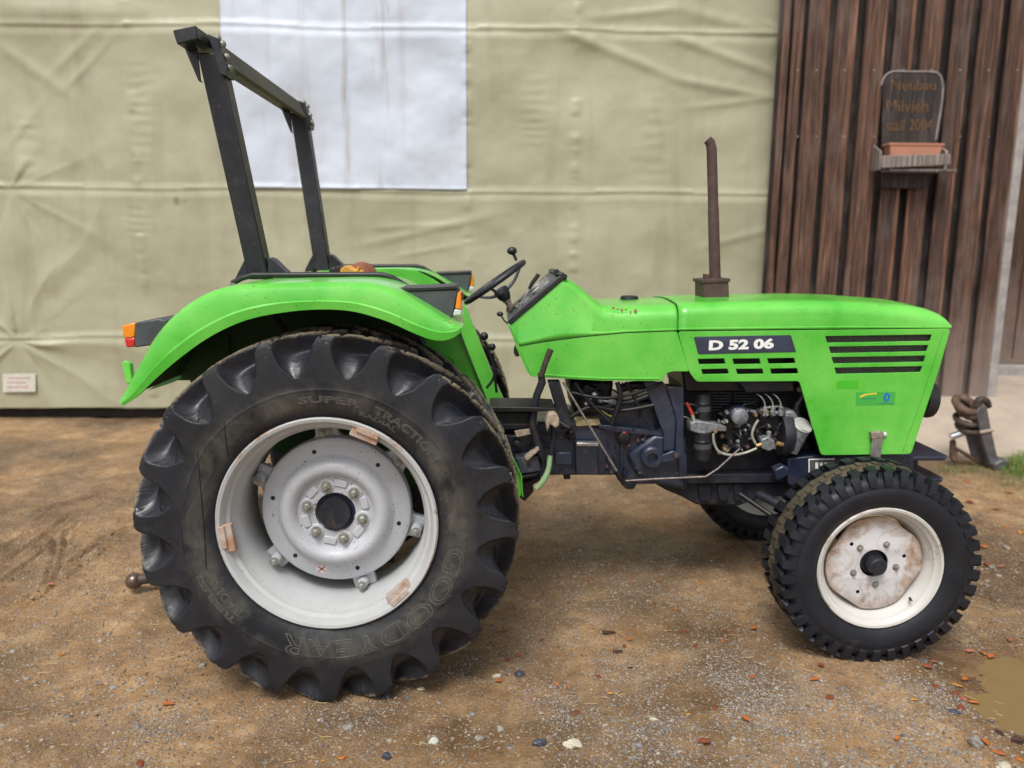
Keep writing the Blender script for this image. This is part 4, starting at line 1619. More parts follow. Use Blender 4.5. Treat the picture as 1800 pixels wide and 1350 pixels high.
def fender(s):
    root = None
    n = len(FT)
    rows = []
    for i in range(n):
        T, L = Vector(FT[i]), Vector(FL[i])
        dn = L - T
        ln = dn.length
        u = dn / ln
        r = min(.045, ln * .45)
        row = [((L - u * .002), YF + .022), (L, YF + .004), (L - u * min(.035, ln * .3), YF), (L - u * min(.042, ln * .34), YF + .005), (T + u * r, YF + .006),
               (T + u * r * .45, YF + .014), (T + u * r * .12, YF + .032), (T, YF + .06), (T - u * .004, YF + .2), (T - u * .006, YIN - .02), (T, YIN)]
        rows.append(row)
    m = len(rows[0])
    v = [(p.x, yy(y, s), p.y) for row in rows for p, y in row]
    f = [[i * m + k, i * m + k + 1, (i + 1) * m + k + 1, (i + 1) * m + k] for i in range(n - 1) for k in range(m - 1)]
    # closing lip at the front
    f.append([(n - 1) * m + k for k in range(m)])
    o = add('fender', v, f, GREEN, TR, smooth=32)
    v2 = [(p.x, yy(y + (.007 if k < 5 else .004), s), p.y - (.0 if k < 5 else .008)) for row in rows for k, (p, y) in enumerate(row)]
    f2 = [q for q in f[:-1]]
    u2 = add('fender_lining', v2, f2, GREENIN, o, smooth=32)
    # inner wall
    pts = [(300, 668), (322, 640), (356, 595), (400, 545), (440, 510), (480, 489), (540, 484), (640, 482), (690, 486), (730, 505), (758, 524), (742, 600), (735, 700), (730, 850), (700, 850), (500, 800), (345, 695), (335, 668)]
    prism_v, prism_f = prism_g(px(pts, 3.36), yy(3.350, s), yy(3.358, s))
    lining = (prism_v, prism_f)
    pts = [(300, 668), (322, 640), (356, 595), (400, 545), (440, 510), (480, 489), (540, 484), (640, 482), (690, 486), (730, 505), (758, 524), (790, 545), (806, 570), (812, 590), (870, 735), (915, 832), (918, 838), (918, 868), (912, 876), (902, 877), (890, 860), (870, 830), (730, 850), (700, 850), (500, 800), (345, 695), (335, 668)]
    prism_v, prism_f = prism_g(px(pts, 3.36), yy(3.360, s), yy(3.366, s))
    o2 = add('fender_wall', prism_v, prism_f, GREEN, TR, bevel=.002)
    add('wall_lining', *lining, GREENIN, o2, bevel=.002, label='dark green wheel side of the fender wall')
    # flange along the front edge, turned outward
    fl = px([(806, 572), (812, 590), (870, 735), (915, 832), (918, 870)], 3.36)
    fl2 = px([(798, 572), (804, 591), (861, 739), (903, 836), (904, 872)], 3.36)
    v = []
    for (a, b) in zip(fl, fl2):
        v += [(a[0], yy(3.36, s), a[1]), (a[0] + .002, yy(3.33, s), a[1])]
    f = [[2 * i, 2 * i + 1, 2 * i + 3, 2 * i + 2] for i in range(len(fl) - 1)]
    add('flange', v, f, GREEN, o2, solid=.004)
    # pressed arch line
    gl = px([(778, 690), (795, 660), (802, 640), (798, 628), (788, 624), (778, 628)], 3.36)
    gl = px([(800, 672), (799, 640), (794, 629), (784, 625), (775, 627)], 3.36)
    tube('bead', [(a, yy(3.358, s), b) for a, b in gl], .0035, GREEN, o2, 6, 4)
    # screws near the foot
    mb = MB()
    for (u_, v_) in ((905, 824), (906, 833), (906, 850), (905, 858)):
        a = P(u_, v_, 3.36)
        mb.add(*lathe_g([(0, .006), (.003, .005)], (a.x, yy(3.359, s), a.z), (0, s, 0), 8, True, True))
    mb.build('screw', RUST, o2)
    # stay under the fender, bracket at front
    for (a, b, w_) in (((470, 552), (500, 600), .02), ((705, 560), (735, 612), .045)):
        p0, p1 = P(a[0], a[1], 3.15), P(b[0], b[1], 3.15)
        tube('stay', [(p0.x, yy(3.2, s), p0.z + .02), (p1.x, yy(3.25, s), p1.z)], w_ * .6, NAVYR, o, 6)
    # grab rail
    rl = [(408, 498), (425, 489), (445, 483.5), (560, 483), (672, 483), (690, 488), (716, 504)]
    tube('grab_rail', [(p.x, yy(3.14, s), p.z) for p in [P(a, b, 3.14) for a, b in rl]], .011, BLACK, o, 10, 0)
    for (a, b) in ((410, 499), (714, 504)):
        p = P(a, b, 3.14)
        v, f = hex_g((p.x, yy(3.14, s), p.z - .012), (0, 0, 1), .014, .016)
        add('bolt', v, f, NUT, o)
    # rear skirt inside
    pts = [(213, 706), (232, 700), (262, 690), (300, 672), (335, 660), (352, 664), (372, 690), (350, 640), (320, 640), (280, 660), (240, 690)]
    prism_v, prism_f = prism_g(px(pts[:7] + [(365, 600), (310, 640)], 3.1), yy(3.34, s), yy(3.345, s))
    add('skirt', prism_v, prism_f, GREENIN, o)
    return o


fn = fender(-1)
ff_ = fender(1)

# small green tab behind the fender
prism('bracket', [(213, 638), (220, 634), (228, 640), (232, 672), (222, 676)], 3.0, 3.0, 3.03, GREEN, TR)

# lamp housings on the fenders
for s in (-1, 1):
    A = px([(698, 511), (803, 508), (806, 512), (797, 553), (790, 561), (742, 532)], 2.95)
    v, f = prism_g(A, yy(2.90, s), yy(3.10, s))
    hb = add('marker_lamp', v, f, GREY, TR, bevel=.006)
    A = px([(696, 505), (802, 501), (806, 507), (700, 512)], 2.95)
    v, f = prism_g(A, yy(2.895, s), yy(3.105, s))
    add('lid', v, f, BLACK, hb, bevel=.003)
    A = px([(806, 512), (810, 513), (812, 520), (812, 542), (801, 541)], 2.95)
    v, f = prism_g(A, yy(2.895, s), yy(3.09, s))
    add('amber_lens', v, f, AMBER, hb, bevel=.006)
    A = px([(800.5, 541.5), (812, 542.5), (812, 552), (797, 553)], 2.95)
    v, f = prism_g(A, yy(2.897, s), yy(3.09, s))
    add('clear_lens', v, f, CLEAR, hb, bevel=.004)
    # rear lamp
    A = px([(256, 563), (296, 556), (310, 560), (300, 600), (254, 606)], 3.05)
    v, f = prism_g(A, yy(2.96, s), yy(3.14, s))
    tb = add('tail_lamp', v, f, GREY, TR, bevel=.006)
    A = px([(232, 569), (255.5, 563), (255, 588), (246, 590), (236, 589)], 3.05)
    v, f = prism_g(A, yy(2.962, s), yy(3.138, s))
    add('amber_lens', v, f, AMBER, tb, bevel=.005)
    A = px([(236, 589.6), (246, 590.6), (255, 588.6), (254, 605), (240, 606)], 3.05)
    v, f = prism_g(A, yy(2.962, s), yy(3.138, s))
    add('red_lens', v, f, REDL, tb, bevel=.005)

# ------------------------------------------------------------------ roll bar


def hexa(name, a, b, mat, parent, bevel=.004, **k):
    """a, b: two quads (lists of 4 points)"""
    v = list(a) + list(b)
    f = [[0, 1, 2, 3], [7, 6, 5, 4]] + [[i, (i + 1) % 4, 4 + (i + 1) % 4, 4 + i] for i in range(4)]
    return add(name, v, f, mat, parent, bevel=bevel, **k)


YB0, YB1 = 3.20, 3.12      # near post: bottom and top distances
bl, br = P(436, 487, YB0), P(472, 487, YB0)
tl, tr = P(346, 92, YB1), P(386, 92, YB1)
dw = .085
def post(yb, yt, depth_sign):
    q0 = [Vector((bl.x, yb, bl.z - .01)), Vector((br.x, yb, br.z - .01)), Vector((br.x, yb + dw, br.z - .01)), Vector((bl.x, yb + dw, bl.z - .01))]
    q1 = [Vector((tl.x, yt, tl.z)), Vector((tr.x, yt, tr.z)), Vector((tr.x, yt + dw, tr.z)), Vector((tl.x, yt + dw, tl.z))]
    o = hexa('roll_bar_post', q0, q1, POSTM, TR, .006)
    # gussets and foot plate
    for pts in ([(433, 448), (438, 448), (440, 488), (412, 496), (413, 488)], [(478, 455), (470, 452), (470, 488), (512, 488), (508, 484)]):
        v, f = prism_g(px(pts, YB0), yb + .005, yb + dw - .005)
        add('gusset', v, f, POSTM, o, bevel=.003)
    # head plates
    v, f = prism_g(px([(318, 72), (344, 70), (352, 140), (356, 146), (348, 142)], YB1), yt + .004, yt + .012)
    v2, f2 = prism_g(px([(366, 60), (380, 66), (400, 118), (398, 134), (386, 130)], YB1), yt - .004, yt + dw + .004)
    add('head_plate', v, f, POSTM, o, bevel=.002)
    add('head_plate', v2, f2, POSTM, o, bevel=.002)
    for (u_, v_) in ((377, 64), (386, 74), (393, 97), (398, 117)):
        p = P(u_, v_, YB1)
        v, f = lathe_g([(0, .014), (.006, .013), (.012, .009), (.014, .003)], (p.x, yt + .03, p.z), (1, 0, .35), 14, True, True)
        add('bolt', v, f, NUT, o, smooth=50)
    return o


post(YB0, YB1, 1)
post(2 * YC - YB0 - dw + .02, 2 * YC - YB1 - dw + .03, 1)
# cross beam
Ya, Yb_ = 3.02, 2 * YC - 3.02
A = px([(303, 53), (343, 44), (348, 68), (311, 78)], Ya)
v, f = prism_g(A, Ya, Yb_ - .06)
bm_ = add('roll_bar_beam', v, f, POSTM, TR, bevel=.004)
A = px([(346, 48), (372, 66), (392, 108), (384, 112), (362, 72), (346, 66)], YB1)
v, f = prism_g(A, YB1 + dw, 2 * YC - YB1 - dw)
bm2 = add('roll_bar_channel', v, f, mat_paint('roll_bar_paint_green_lit', (.055, .052, .038), var=.4, rough=.5, dirt=(.15, .13, .08), dirt_amt=.8, spots=.7, coat=0), TR, bevel=.003)  # olive colour paints in greenish light on the beam's front face, plus dirt

# ------------------------------------------------------------------ hood
YH = 3.51
HW = YC - YH


def hoodsec(x, zb, zt, hw, rc):
    """half section points from near bottom over the top to far bottom"""
    rc = min(rc, (zt - zb) * .8 + .0005)
    crown = .010 * min(1, (zt - zb) / .1)
    pts = [(-hw, zb), (-hw + .001, zb + (zt - rc - zb) * .12), (-hw + .004, zb + (zt - rc - zb) * .16), (-hw + .006, zt - rc)]
    for k in range(1, 7):
        a = pi / 2 * k / 6
        pts.append((-hw + .006 + rc * 1.35 * (1 - cos(a)) , zt - rc + rc * sin(a)))
    pts.append((-hw * .35, zt + crown * .7))
    pts.append((0, zt + crown))
    full = pts + [(-a, b) for a, b in pts[-2::-1]]
    return [Vector((x, YC + a, b)) for a, b in full]


def loft(secs):
    m = len(secs[0])
    v = [p for s in secs for p in s]
    f = [[i * m + k, i * m + k + 1, (i + 1) * m + k + 1, (i + 1) * m + k] for i in range(len(secs) - 1) for k in range(m - 1)]
    return v, f


def interp(tab, x):
    for (a, b), (c, d) in zip(tab, tab[1:]):
        if a <= x <= c:
            return b + (d - b) * (x - a) / (c - a)
    return tab[0][1] if x < tab[0][0] else tab[-1][1]


def sinterp(tab, x):
    # smooth (catmull) interpolation of a table
    i = 0
    while i < len(tab) - 2 and tab[i + 1][0] < x:
        i += 1
    p0, p1, p2, p3 = tab[max(i - 1, 0)], tab[i], tab[i + 1], tab[min(i + 2, len(tab) - 1)]
    t = max(0, min(1, (x - p1[0]) / (p2[0] - p1[0])))
    m1 = (p2[1] - p0[1]) / (p2[0] - p0[0]) * (p2[0] - p1[0])
    m2 = (p3[1] - p1[1]) / (p3[0] - p1[0]) * (p2[0] - p1[0])
    return (2 * t ** 3 - 3 * t * t + 1) * p1[1] + (t ** 3 - 2 * t * t + t) * m1 + (-2 * t ** 3 + 3 * t * t) * p2[1] + (t ** 3 - t * t) * m2


# silhouette of the crown is read at the middle plane, the lower edge at the near side
top_tab = []
for a, b, yq in ((1150, 529, .22), (1230, 525.5, .22), (1330, 523.5, .22), (1430, 523, .20), (1500, 525.5, .17), (1550, 529.5, .14), (1600, 534, .10), (1630, 540, .08), (1650, 547.5, .06), (1663, 557, .045), (1671, 570, .03)):
    p = P(a, b, YH + yq)
    top_tab.append((P(a, b, YH + yq * .5).x, p.z - .004))
bx0, bx1 = P(1192, 581, YH).x, P(1673, 576, YH).x
bz0, bz1 = P(1192, 581, YH).z, P(1673, 576, YH).z
secs = []
NS = 46
for k in range(NS + 1):
    t = k / NS
    t = 1 - (1 - t) ** 1.5
    x = bx0 + (bx1 - bx0) * t
    zb = bz0 + (bz1 - bz0) * t
    # stretch the silhouette table so it ends at the nose tip
    sx_ = bx0 + (x - bx0) / (bx1 - bx0) * (top_tab[-1][0] - bx0)
    zt = sinterp(top_tab, sx_)
    if k == NS:
        zt = zb + .012
    zt = max(zt, zb + .012)
    secs.append(hoodsec(x, zb, zt, HW, .055 + .04 * max(0, t - .6)))
v, f = loft(secs)
f.append([(len(secs) - 1) * len(secs[0]) + k for k in range(len(secs[0]))])
hood = add('hood', v, f, GREEN, TR, smooth=28, solid=.005)

# cowl with the fuel tank
ct = [(893, 568), (912, 608.5), (960, 600), (1020, 592), (1100, 584.5), (1190.8, 581)]
topc = [(893, 568), (912, 553), (940, 531), (970, 504), (986, 489), (993, 487), (1003, 491), (1018, 500), (1035, 513), (1050, 523.5), (1063, 529), (1085, 531), (1130, 530), (1190.8, 528.5)]
ctab = [(P(a, b, YH).x, P(a, b, YH).z) for a, b in ct]
tnear = [(P(a, b, YH).x, P(a, b, YH).z) for a, b in topc[:6]]
tmid = [(P(a, b, YC - .05).x, P(a, b, YC - .05).z - .008) for a, b in topc]
secs = []
x0, x1 = P(893, 568, YH).x, P(1190.8, 581, YH).x
xr = P(990, 487, YH).x
for k in range(61):
    x = x0 + (x1 - x0) * k / 60
    zb = interp(ctab, x)
    if x < xr:
        zt = interp(tnear, x)
        rc = .012 + .02 * (x - x0) / (xr - x0)
    else:
        # blend from near-plane outline to crown
        t = (x - xr) / (x1 - xr)
        uu = x
        zn = P(0, 0, YH)
        zt = None
        # pixel of this x on the near plane
        pxu = 990 + (1188.5 - 990) * t
        tt = [(a, b) for a, b in topc[4:]]
        vv_ = sinterp(tt, pxu)
        yy_ = YH + .03 + min(1, t * 3) * .2
        zt = P(pxu, vv_, yy_).z - .006
        rc = .032 + .03 * min(1, t * 3)
    secs.append(hoodsec(x, min(zb, zt - .001), zt, HW, rc))
v, f = loft(secs)
cowl = add('cowl', v, f, GREEN, TR, smooth=30, solid=.005)
# scratches and rust chips
mb = MB()
for (a, b, c) in ((1078, 541, 4), (1086, 543, 3), (1093, 545, 4), (1100, 544, 3), (1117, 546, 5), (1076, 555, 3), (1108, 548, 3)):
    p = P(a, b, YH + .012)
    mb.add(*lathe_g([(0, .0018 * c), (.0012, .0012 * c)], (p.x, YH + .009, p.z), (0, -1, 0), 7, True, True))
mb.build('paint_chip', mat_simple('rust_chip', (.36, .2, .12), .7, 0, .3, 60, .3), cowl)

# lower cowl side panels (near and far)
for s in (-1, 1):
    Yp = YH + .004
    outer = [(911, 609.5), (960, 601.6), (1020, 593.6), (1100, 586.2), (1189.3, 582.8), (1210, 652), (1181, 652), (1172, 655), (1163, 669), (1060, 668.5), (960, 663), (935, 661)]
    o2 = px(outer, Yp)
    v, f = plate_g(round_poly(o2, .008), [], .006, .0015)
    v = [(a.x, yy(Yp, s) + (a.z if s < 0 else -a.z), a.y) for a in v]
    pn = add('cowl_side_panel', v, f, GREEN, TR, smooth=8)
    if s < 0:
        tube('rolled_edge', [P(a, b, Yp - .004) for a, b in ((946, 658), (1000, 662), (1060, 665), (1160, 665.5))], .0045, GREEN, pn, 6)
    # rear side piece
    o2 = px([(905, 612), (912, 611.5), (937, 661), (930, 659)], Yp)
    v, f = prism_g(px([(893, 569), (912, 610), (913, 612), (938, 662), (932, 660), (927, 655), (908, 612)], Yp), yy(Yp, s), yy(Yp + .004, s))
    add('cowl_edge', v, f, GREEN, pn)
# cowl rear wall
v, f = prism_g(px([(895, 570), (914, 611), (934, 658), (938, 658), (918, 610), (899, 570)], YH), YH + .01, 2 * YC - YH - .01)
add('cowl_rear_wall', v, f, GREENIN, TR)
# fuel tank & innards behind the cowl panels
v, f = prism_g(px([(950, 600), (1180, 592), (1180, 660), (960, 655)], YH), YH + .04, 2 * YC - YH - .04)
add('fuel_tank', v, f, BLACKM, TR, bevel=.02)

# front side panels with louvres
outer = [(1192, 583.3), (1669, 578.0), (1652, 640), (1600, 797), (1443, 799), (1405, 669), (1224, 670), (1211, 652)]
louv = [[(1449, 590), (1638, 587), (1635, 600), (1453, 603)], [(1455, 608.5), (1632, 605.5), (1629, 618), (1459, 621.5)],
        [(1460, 627), (1627, 624), (1624, 636.5), (1464, 639.5)], [(1465, 645.5), (1622, 642.5), (1618, 654.5), (1469, 658)]]
win = [[(1225, 630), (1273, 629), (1276, 640), (1228, 641)], [(1286, 629.5), (1335, 629), (1338, 640), (1289, 641)], [(1347, 629), (1396, 628), (1399, 639), (1350, 640)],
       [(1231, 648), (1279, 647), (1282, 657.5), (1234, 658.5)], [(1292, 647.5), (1340, 647), (1343, 657.5), (1295, 658.5)], [(1352, 647), (1401, 646), (1404, 657), (1355, 658)]]
for s in (-1, 1):
    Yp = YH + .003
    hh = [round_poly(px(h, Yp), .004, 2) for h in louv + win]
    v, f = plate_g(round_poly(px(outer, Yp), .016), hh, .007, .002)
    v = [(a.x, yy(Yp, s) + (a.z if s < 0 else -a.z), a.y) for a in v]
    sp_ = add('hood_side_panel', v, f, GREEN, TR, smooth=8)
    v, f = prism_g(px([(1440, 584), (1645, 582), (1625, 662), (1458, 664)], Yp), yy(Yp + .02, s), yy(Yp + .026, s))
    add('radiator_screen', v, f, MESHM, sp_)
    # wires of the screen
    mb = MB()
    for k in range(44):
        u_ = 1448 + k * 4.3
        a, b = P(u_, 585, Yp), P(u_, 661, Yp)
        mb.add(*box_g(((a.x + b.x) / 2, yy(Yp + .019, s), (a.z + b.z) / 2), (.0018, .0018, abs(a.z - b.z))))
    for k in range(18):
        v_ = 586 + k * 4.2
        a, b = P(1446, v_, Yp), P(1640 - (v_ - 586) * .2, v_, Yp)
        mb.add(*box_g(((a.x + b.x) / 2, yy(Yp + .017, s), (a.z + b.z) / 2), (abs(a.x - b.x), .0018, .0018)))
    mb.build('wire_mesh', mat_simple('mesh_wire', (.13, .13, .12), .6, .2, .4, 60, .2) if s < 0 else bpy.data.materials['mesh_wire'], sp_, fixn=False, kind='stuff')
    if s < 0:
        near_side = sp_
        # vertical seam of the nose
        tube('seam', [P(a, b, Yp - .0045) for a, b in ((1658, 582), (1640, 640), (1615, 715), (1586, 795))], .0014, BLACKM, sp_, 5)
        tube('rolled_edge', [P(a, b, Yp - .003) for a, b in ((1222, 666), (1300, 665.5), (1402, 665))], .0035, GREEN, sp_, 6)
        tube('rolled_edge', [P(a, b, Yp - .003) for a, b in ((1446, 795.5), (1520, 794.5), (1598, 793.5))], .003, GREEN, sp_, 6)
        # badge
        pl_ = plate('badge', [(1219, 592), (1389, 589), (1398, 618), (1227, 622)], [], Yp, .003, BADGE, sp_, rr=.006, bevel=.001, yc=Yp - .005)
        v, f = text_g("D 52 06", .1, extrude=.0006, bold=.0048, sx=1.0)
        w_ = max(p.x for p in v) - min(p.x for p in v)
        hgt = max(p.y for p in v)
        p0, p1 = P(1245, 614.5, Yp), P(1359, 611, Yp)
        ph = P(1245, 597.5, Yp).z - p0.z
        mn = min(p.x for p in v)
        out = []
        for p in v:
            q = (p.x - mn) / w_
            out.append((p0.x + (p1.x - p0.x) * q, Yp - .0078 - p.z, p0.z + (p1.z - p0.z) * q + p.y / hgt * ph))
        add('lettering', out, f, WHITEP, sp_, fixn=False, label='bold white D 52 06 lettering')
        # patches and dealer sticker
        prism('unfaded_patch', [(1470, 669), (1509, 668), (1508, 682), (1469, 683)], Yp, Yp - .0064, Yp - .0050, DKGREEN, sp_, bevel=0)
        prism('sticker', [(1504, 689), (1573, 688), (1571, 711), (1503, 712)], Yp, Yp - .0066, Yp - .0050, STKGREEN, sp_, bevel=0)
        A = [(1509, 696), (1520, 691.5), (1540, 689.5), (1540, 692.5), (1522, 694.5), (1511, 699)]
        prism('sticker_swoosh', A, Yp, Yp - .0074, Yp - .0060, YEL, sp_, bevel=0)
        v, f = text_g("0", 1, extrude=.0003, bold=.03)
        mnx, mxx, mxy = min(p.x for p in v), max(p.x for p in v), max(p.y for p in v)
        a, b = P(1551, 704, Yp), P(1564, 690, Yp)
        add('sticker_emblem', [(a.x + (p.x - mnx) / (mxx - mnx) * (b.x - a.x), Yp - .0074 - p.z, a.z + p.y / mxy * (b.z - a.z)) for p in v], f, BLU, sp_, fixn=False)
        mb = MB()
        for k in range(7):
            mb.add(*box_g(P(1545 + k * 3.6, 707.5, Yp) + Vector((0, -.0082, 0)), (.006, .0006, .005)))
        for k in range(6):
            mb.add(*box_g(P(1515 + k * 4.0, 699.5, Yp) + Vector((0, -.0082, 0)), (.0075, .0006, .004)))
        mb.build('sticker_print', mat_simple('faint_blue_print', (.05, .28, .3), .5, 0, .2, 60, 0), sp_)
        # latch strap
        prism('latch', [(1529, 768), (1547, 768), (1542, 811), (1524, 811)], Yp, Yp - .028, Yp - .020, STEEL, sp_, bevel=.002)
        prism('latch_loop', [(1526, 757), (1549, 756), (1549, 769), (1527, 770)], Yp, Yp - .030, Yp - .006, mat_simple('rusted_steel_loop', (.30, .25, .2), .6, .3, .4, 60, .4), sp_, bevel=.004)
        lathe('reflector', [(0, .013), (.01, .011), (.014, .006)], P(1553, 763, Yp) + Vector((0, -.004, 0)), (0, -1, 0), CLEAR, sp_, 16)

# nose front face
A = px([(1669, 580), (1652, 640), (1600, 797), (1592, 797), (1644, 640), (1660, 580)], YH)
v, f = prism_g(A, YH + .012, 2 * YC - YH - .012)
nose = add('front_grille', v, f, GREEN, TR)
A = px([(1440, 584), (1646, 582), (1592, 795), (1446, 797)], YH)
v, f = prism_g(A, YC - .16, YC + .2)
add('radiator', v, f, BLACKM, TR)
v, f = prism_g(px([(1430, 584), (1434, 584), (1450, 797), (1446, 797)], YH), YH + .02, 2 * YC - YH - .02)
add('baffle', v, f, BLACKM, TR)
v, f = prism_g(px([(1200, 583), (1655, 579), (1655, 576), (1200, 579)], YH), YH + .04, 2 * YC - YH - .04)
add('hood_floor', v, f, BLACKM, TR)
for s in (-1, 1):
    c = P(1622, 703, 3.62)
    c = Vector((c.x, yy(3.64, s), c.z))
    hl = lathe('headlight', [(0, .085), (.035, .088), (.05, .084), (.058, .06), (.062, .001)], c, (1, 0, -.08), BLACK, TR, 28)
# crown seam between cowl and hood
sm_pts = [hoodsec(bx0 - .003, bz0, interp([(a, b) for a, b in top_tab], bx0), HW + .0005, .056)]
tube('seam', [p + Vector((0, 0, -.0006)) for p in sm_pts[0]], .0010, BLACKM, hood, 5)

# fuel cap
c = P(1106, 529, YC)
lathe('fuel_cap', [(-.03, .05), (-.006, .05), (-.006, .062), (.008, .062), (.012, .045), (.026, .042), (.03, .035)], (c.x, YC, c.z - .004), (0, 0, 1), BLACK, TR, 24)
mb = MB()
mb.add(*lathe_g([(0, .11), (.006, .10), (.008, .07)], (c.x + .02, YC, c.z - .014), (0, 0, 1), 28, True, True))
mb.build('filler_recess', RUST, TR, smooth=30)

# exhaust
c = P(1256, 510, YC - .02)
ex = add('exhaust_box', *prism_g(px([(1234, 494), (1279, 492), (1280, 530), (1234, 530)], YC - .08), YC - .10, YC + .06), RUST, TR, bevel=.006)
v, f = prism_g(px([(1231, 491), (1281, 489), (1281, 495), (1231, 497)], YC - .08), YC - .106, YC + .066)
add('flange', v, f, RUST, ex, bevel=.002)
pa, pb = P(1257, 492, YC - .02), P(1251, 262, YC - .02)
m_ = (pb - pa)
tube('exhaust_pipe', [pa, pa + m_ * .3, pa + m_ * .55, pa + m_ * .56, pb, pb + Vector((-.008, 0, .028)), pb + Vector((-.022, 0, .042))], [.0275, .0265, .026, .0245, .024, .023, .021], RUST, ex, 18, 0)
v, f = box_g(P(1241, 487, YC - .06), (.02, .05, .03))
add('clamp', v, f, RUST, ex, bevel=.003)

# ------------------------------------------------------------------ dash and steering
A = [(900, 563), (989, 483), (996, 489), (899, 571)]
A = px([(891, 566), (896, 558), (980, 482), (990, 477), (997, 484), (993, 489), (898, 569)], YH)
v, f = prism_g(A, YH - .004, 2 * YC - YH + .004)
# frame: near and far rims plus recessed face
rimp = px([(889, 567), (986, 484), (993, 489), (896, 572)], YH)
v, f = prism_g(px([(893, 568), (988, 485), (993, 489), (898, 572)], YH), YH - .002, YH + .012)
dash = add('dash_panel', *prism_g(px([(893, 565), (985, 484), (993, 491), (900, 573)], YH), YH + .010, 2 * YC - YH - .010), GREY, TR, bevel=.004)
for s in (-1, 1):
    v, f = prism_g(px([(891, 566), (984, 484), (993, 488), (898, 571)], YH), yy(YH - .003, s), yy(YH + .016, s))
    add('dash_rim', v, f, BLACK, dash, bevel=.004)
v, f = prism_g(px([(978, 482), (988, 478), (998, 484), (996, 492), (988, 490)], YH), YH + .0, 2 * YC - YH)
add('dash_top', v, f, BLACK, dash, bevel=.006)
# gauges lie in the panel
d0, d1 = P(897, 569, YH), P(990, 487, YH)
dx = (d1 - d0).normalized()
nrm = Vector((-dx.z, 0, dx.x)).normalized()
if nrm.z < 0:
    nrm = -nrm
for (t, y, r) in ((.68, -.12, .055), (.68, .10, .055), (.72, 0, .04), (.35, .13, .03), (.35, -.13, .03)):
    c = d0 + (d1 - d0) * t
    c = Vector((c.x, YC + y, c.z)) + nrm * .014
    g_ = lathe('gauge', [(0, r), (.012, r), (.012, r * .88), (.006, r * .85), (.006, .001)], c, nrm, GLASS, dash, 24)
prism('knob', [(972, 474), (980, 472), (984, 478), (982, 486), (976, 486)], YH + .1, YH + .08, YH + .11, BLACK, dash, bevel=.004)

# steering wheel
e0, e1 = P(820, 531, YC), P(920, 461, YC)
sc_ = (e0 + e1) / 2
Rw = (e1 - e0).length / 2
dxw = (e1 - e0).normalized()
nw = Vector((-dxw.z, 0, dxw.x))
if nw.z < 0:
    nw = -nw
yv = Vector((0, 1, 0))
pts = [sc_ + dxw * Rw * cos(2 * pi * k / 48) + yv * Rw * sin(2 * pi * k / 48) for k in range(48)]
sw = empty('steering_wheel', sc_, TR)
v, f = tube_g(pts, .0135, 12, closed=True)
add('wheel_rim', v, f, BLACK, sw, smooth=60)
hubc = sc_ - nw * .075
lathe('wheel_hub', [(-.03, .02), (-.01, .032), (.02, .038), (.034, .034), (.04, .02)], hubc, nw, BLACK, sw, 24)
for k in range(3):
    a = radians(20 + 120 * k)
    q = sc_ + dxw * Rw * cos(a) + yv * Rw * sin(a)
    tube('spoke', [hubc + nw * .01, hubc + (q - hubc) * .5 - nw * .012, q], [.011, .008, .007], GREY, sw, 8, 4)
kb = P(908, 458, YC - .05)
kt = P(900, 441, YC - .05)
tube('knob_stem', [kb, kt], .007, BLACK, sw, 8)
v, f = sphere_g(kt, .023, 16, 10, (1.05, 1.05, .85))
add('steering_knob', v, f, BLACK, sw, smooth=60)
pc = P(905, 552, YC)
stc = tube('steering_column', [hubc, hubc + (pc - hubc) * .35, hubc + (pc - hubc) * .36, hubc + (pc - hubc) * .55, hubc + (pc - hubc) * .56, pc], [.02, .02, .016, .016, .024, .024], mat_simple('worn_column', (.22, .17, .15), .45, .4, .6, 30, .3), TR, 16)
tube('column_base', [P(898, 548, YC - .03), P(925, 560, YC - .02), P(955, 590, YC)], [.03, .04, .05], BLACKM, TR, 14)
# light lever beside the column, stop lever
tube('hand_throttle', [P(912, 545, YC - .18), P(928, 512, YC - .18), P(934, 504, YC - .18)], .0035, STEEL, TR, 8)
tube('lever_grip', [P(930, 508, YC - .18), P(936, 497, YC - .18), P(947, 482, YC - .18)], [.007, .0095, .010], BLACK, TR, 10)
tube('stop_lever', [P(893, 570, YH + .02), P(886, 563, YH + .02), P(881, 555, YH + .02)], .0035, BLACK, TR, 8)
v, f = sphere_g(P(879, 552, YH + .02), .013, 12, 8, (1.2, 1, .9))
add('lever_knob', v, f, BLACK, TR, smooth=60)
prism('switch', [(904, 609), (911, 607), (914, 624), (907, 627), (903, 620)], YH + .05, YH + .03, YH + .09, BLACK, TR, bevel=.005)

# gear levers with ball knobs
for (pts, kc, kr, yl) in (([(855, 682), (866, 668), (869, 652), (862, 625), (852, 600)], (851, 591), .020, YC - .12), ([(873, 690), (869, 655), (866, 620)], (865, 610), .018, YC - .04)):
    tube('gear_lever', [P(a, b, yl) for a, b in pts], .0065, BLACKM, TR, 10, 4)
    v, f = sphere_g(P(*kc, yl), kr, 18, 12)
    add('lever_knob', v, f, BLACK, TR, smooth=60)

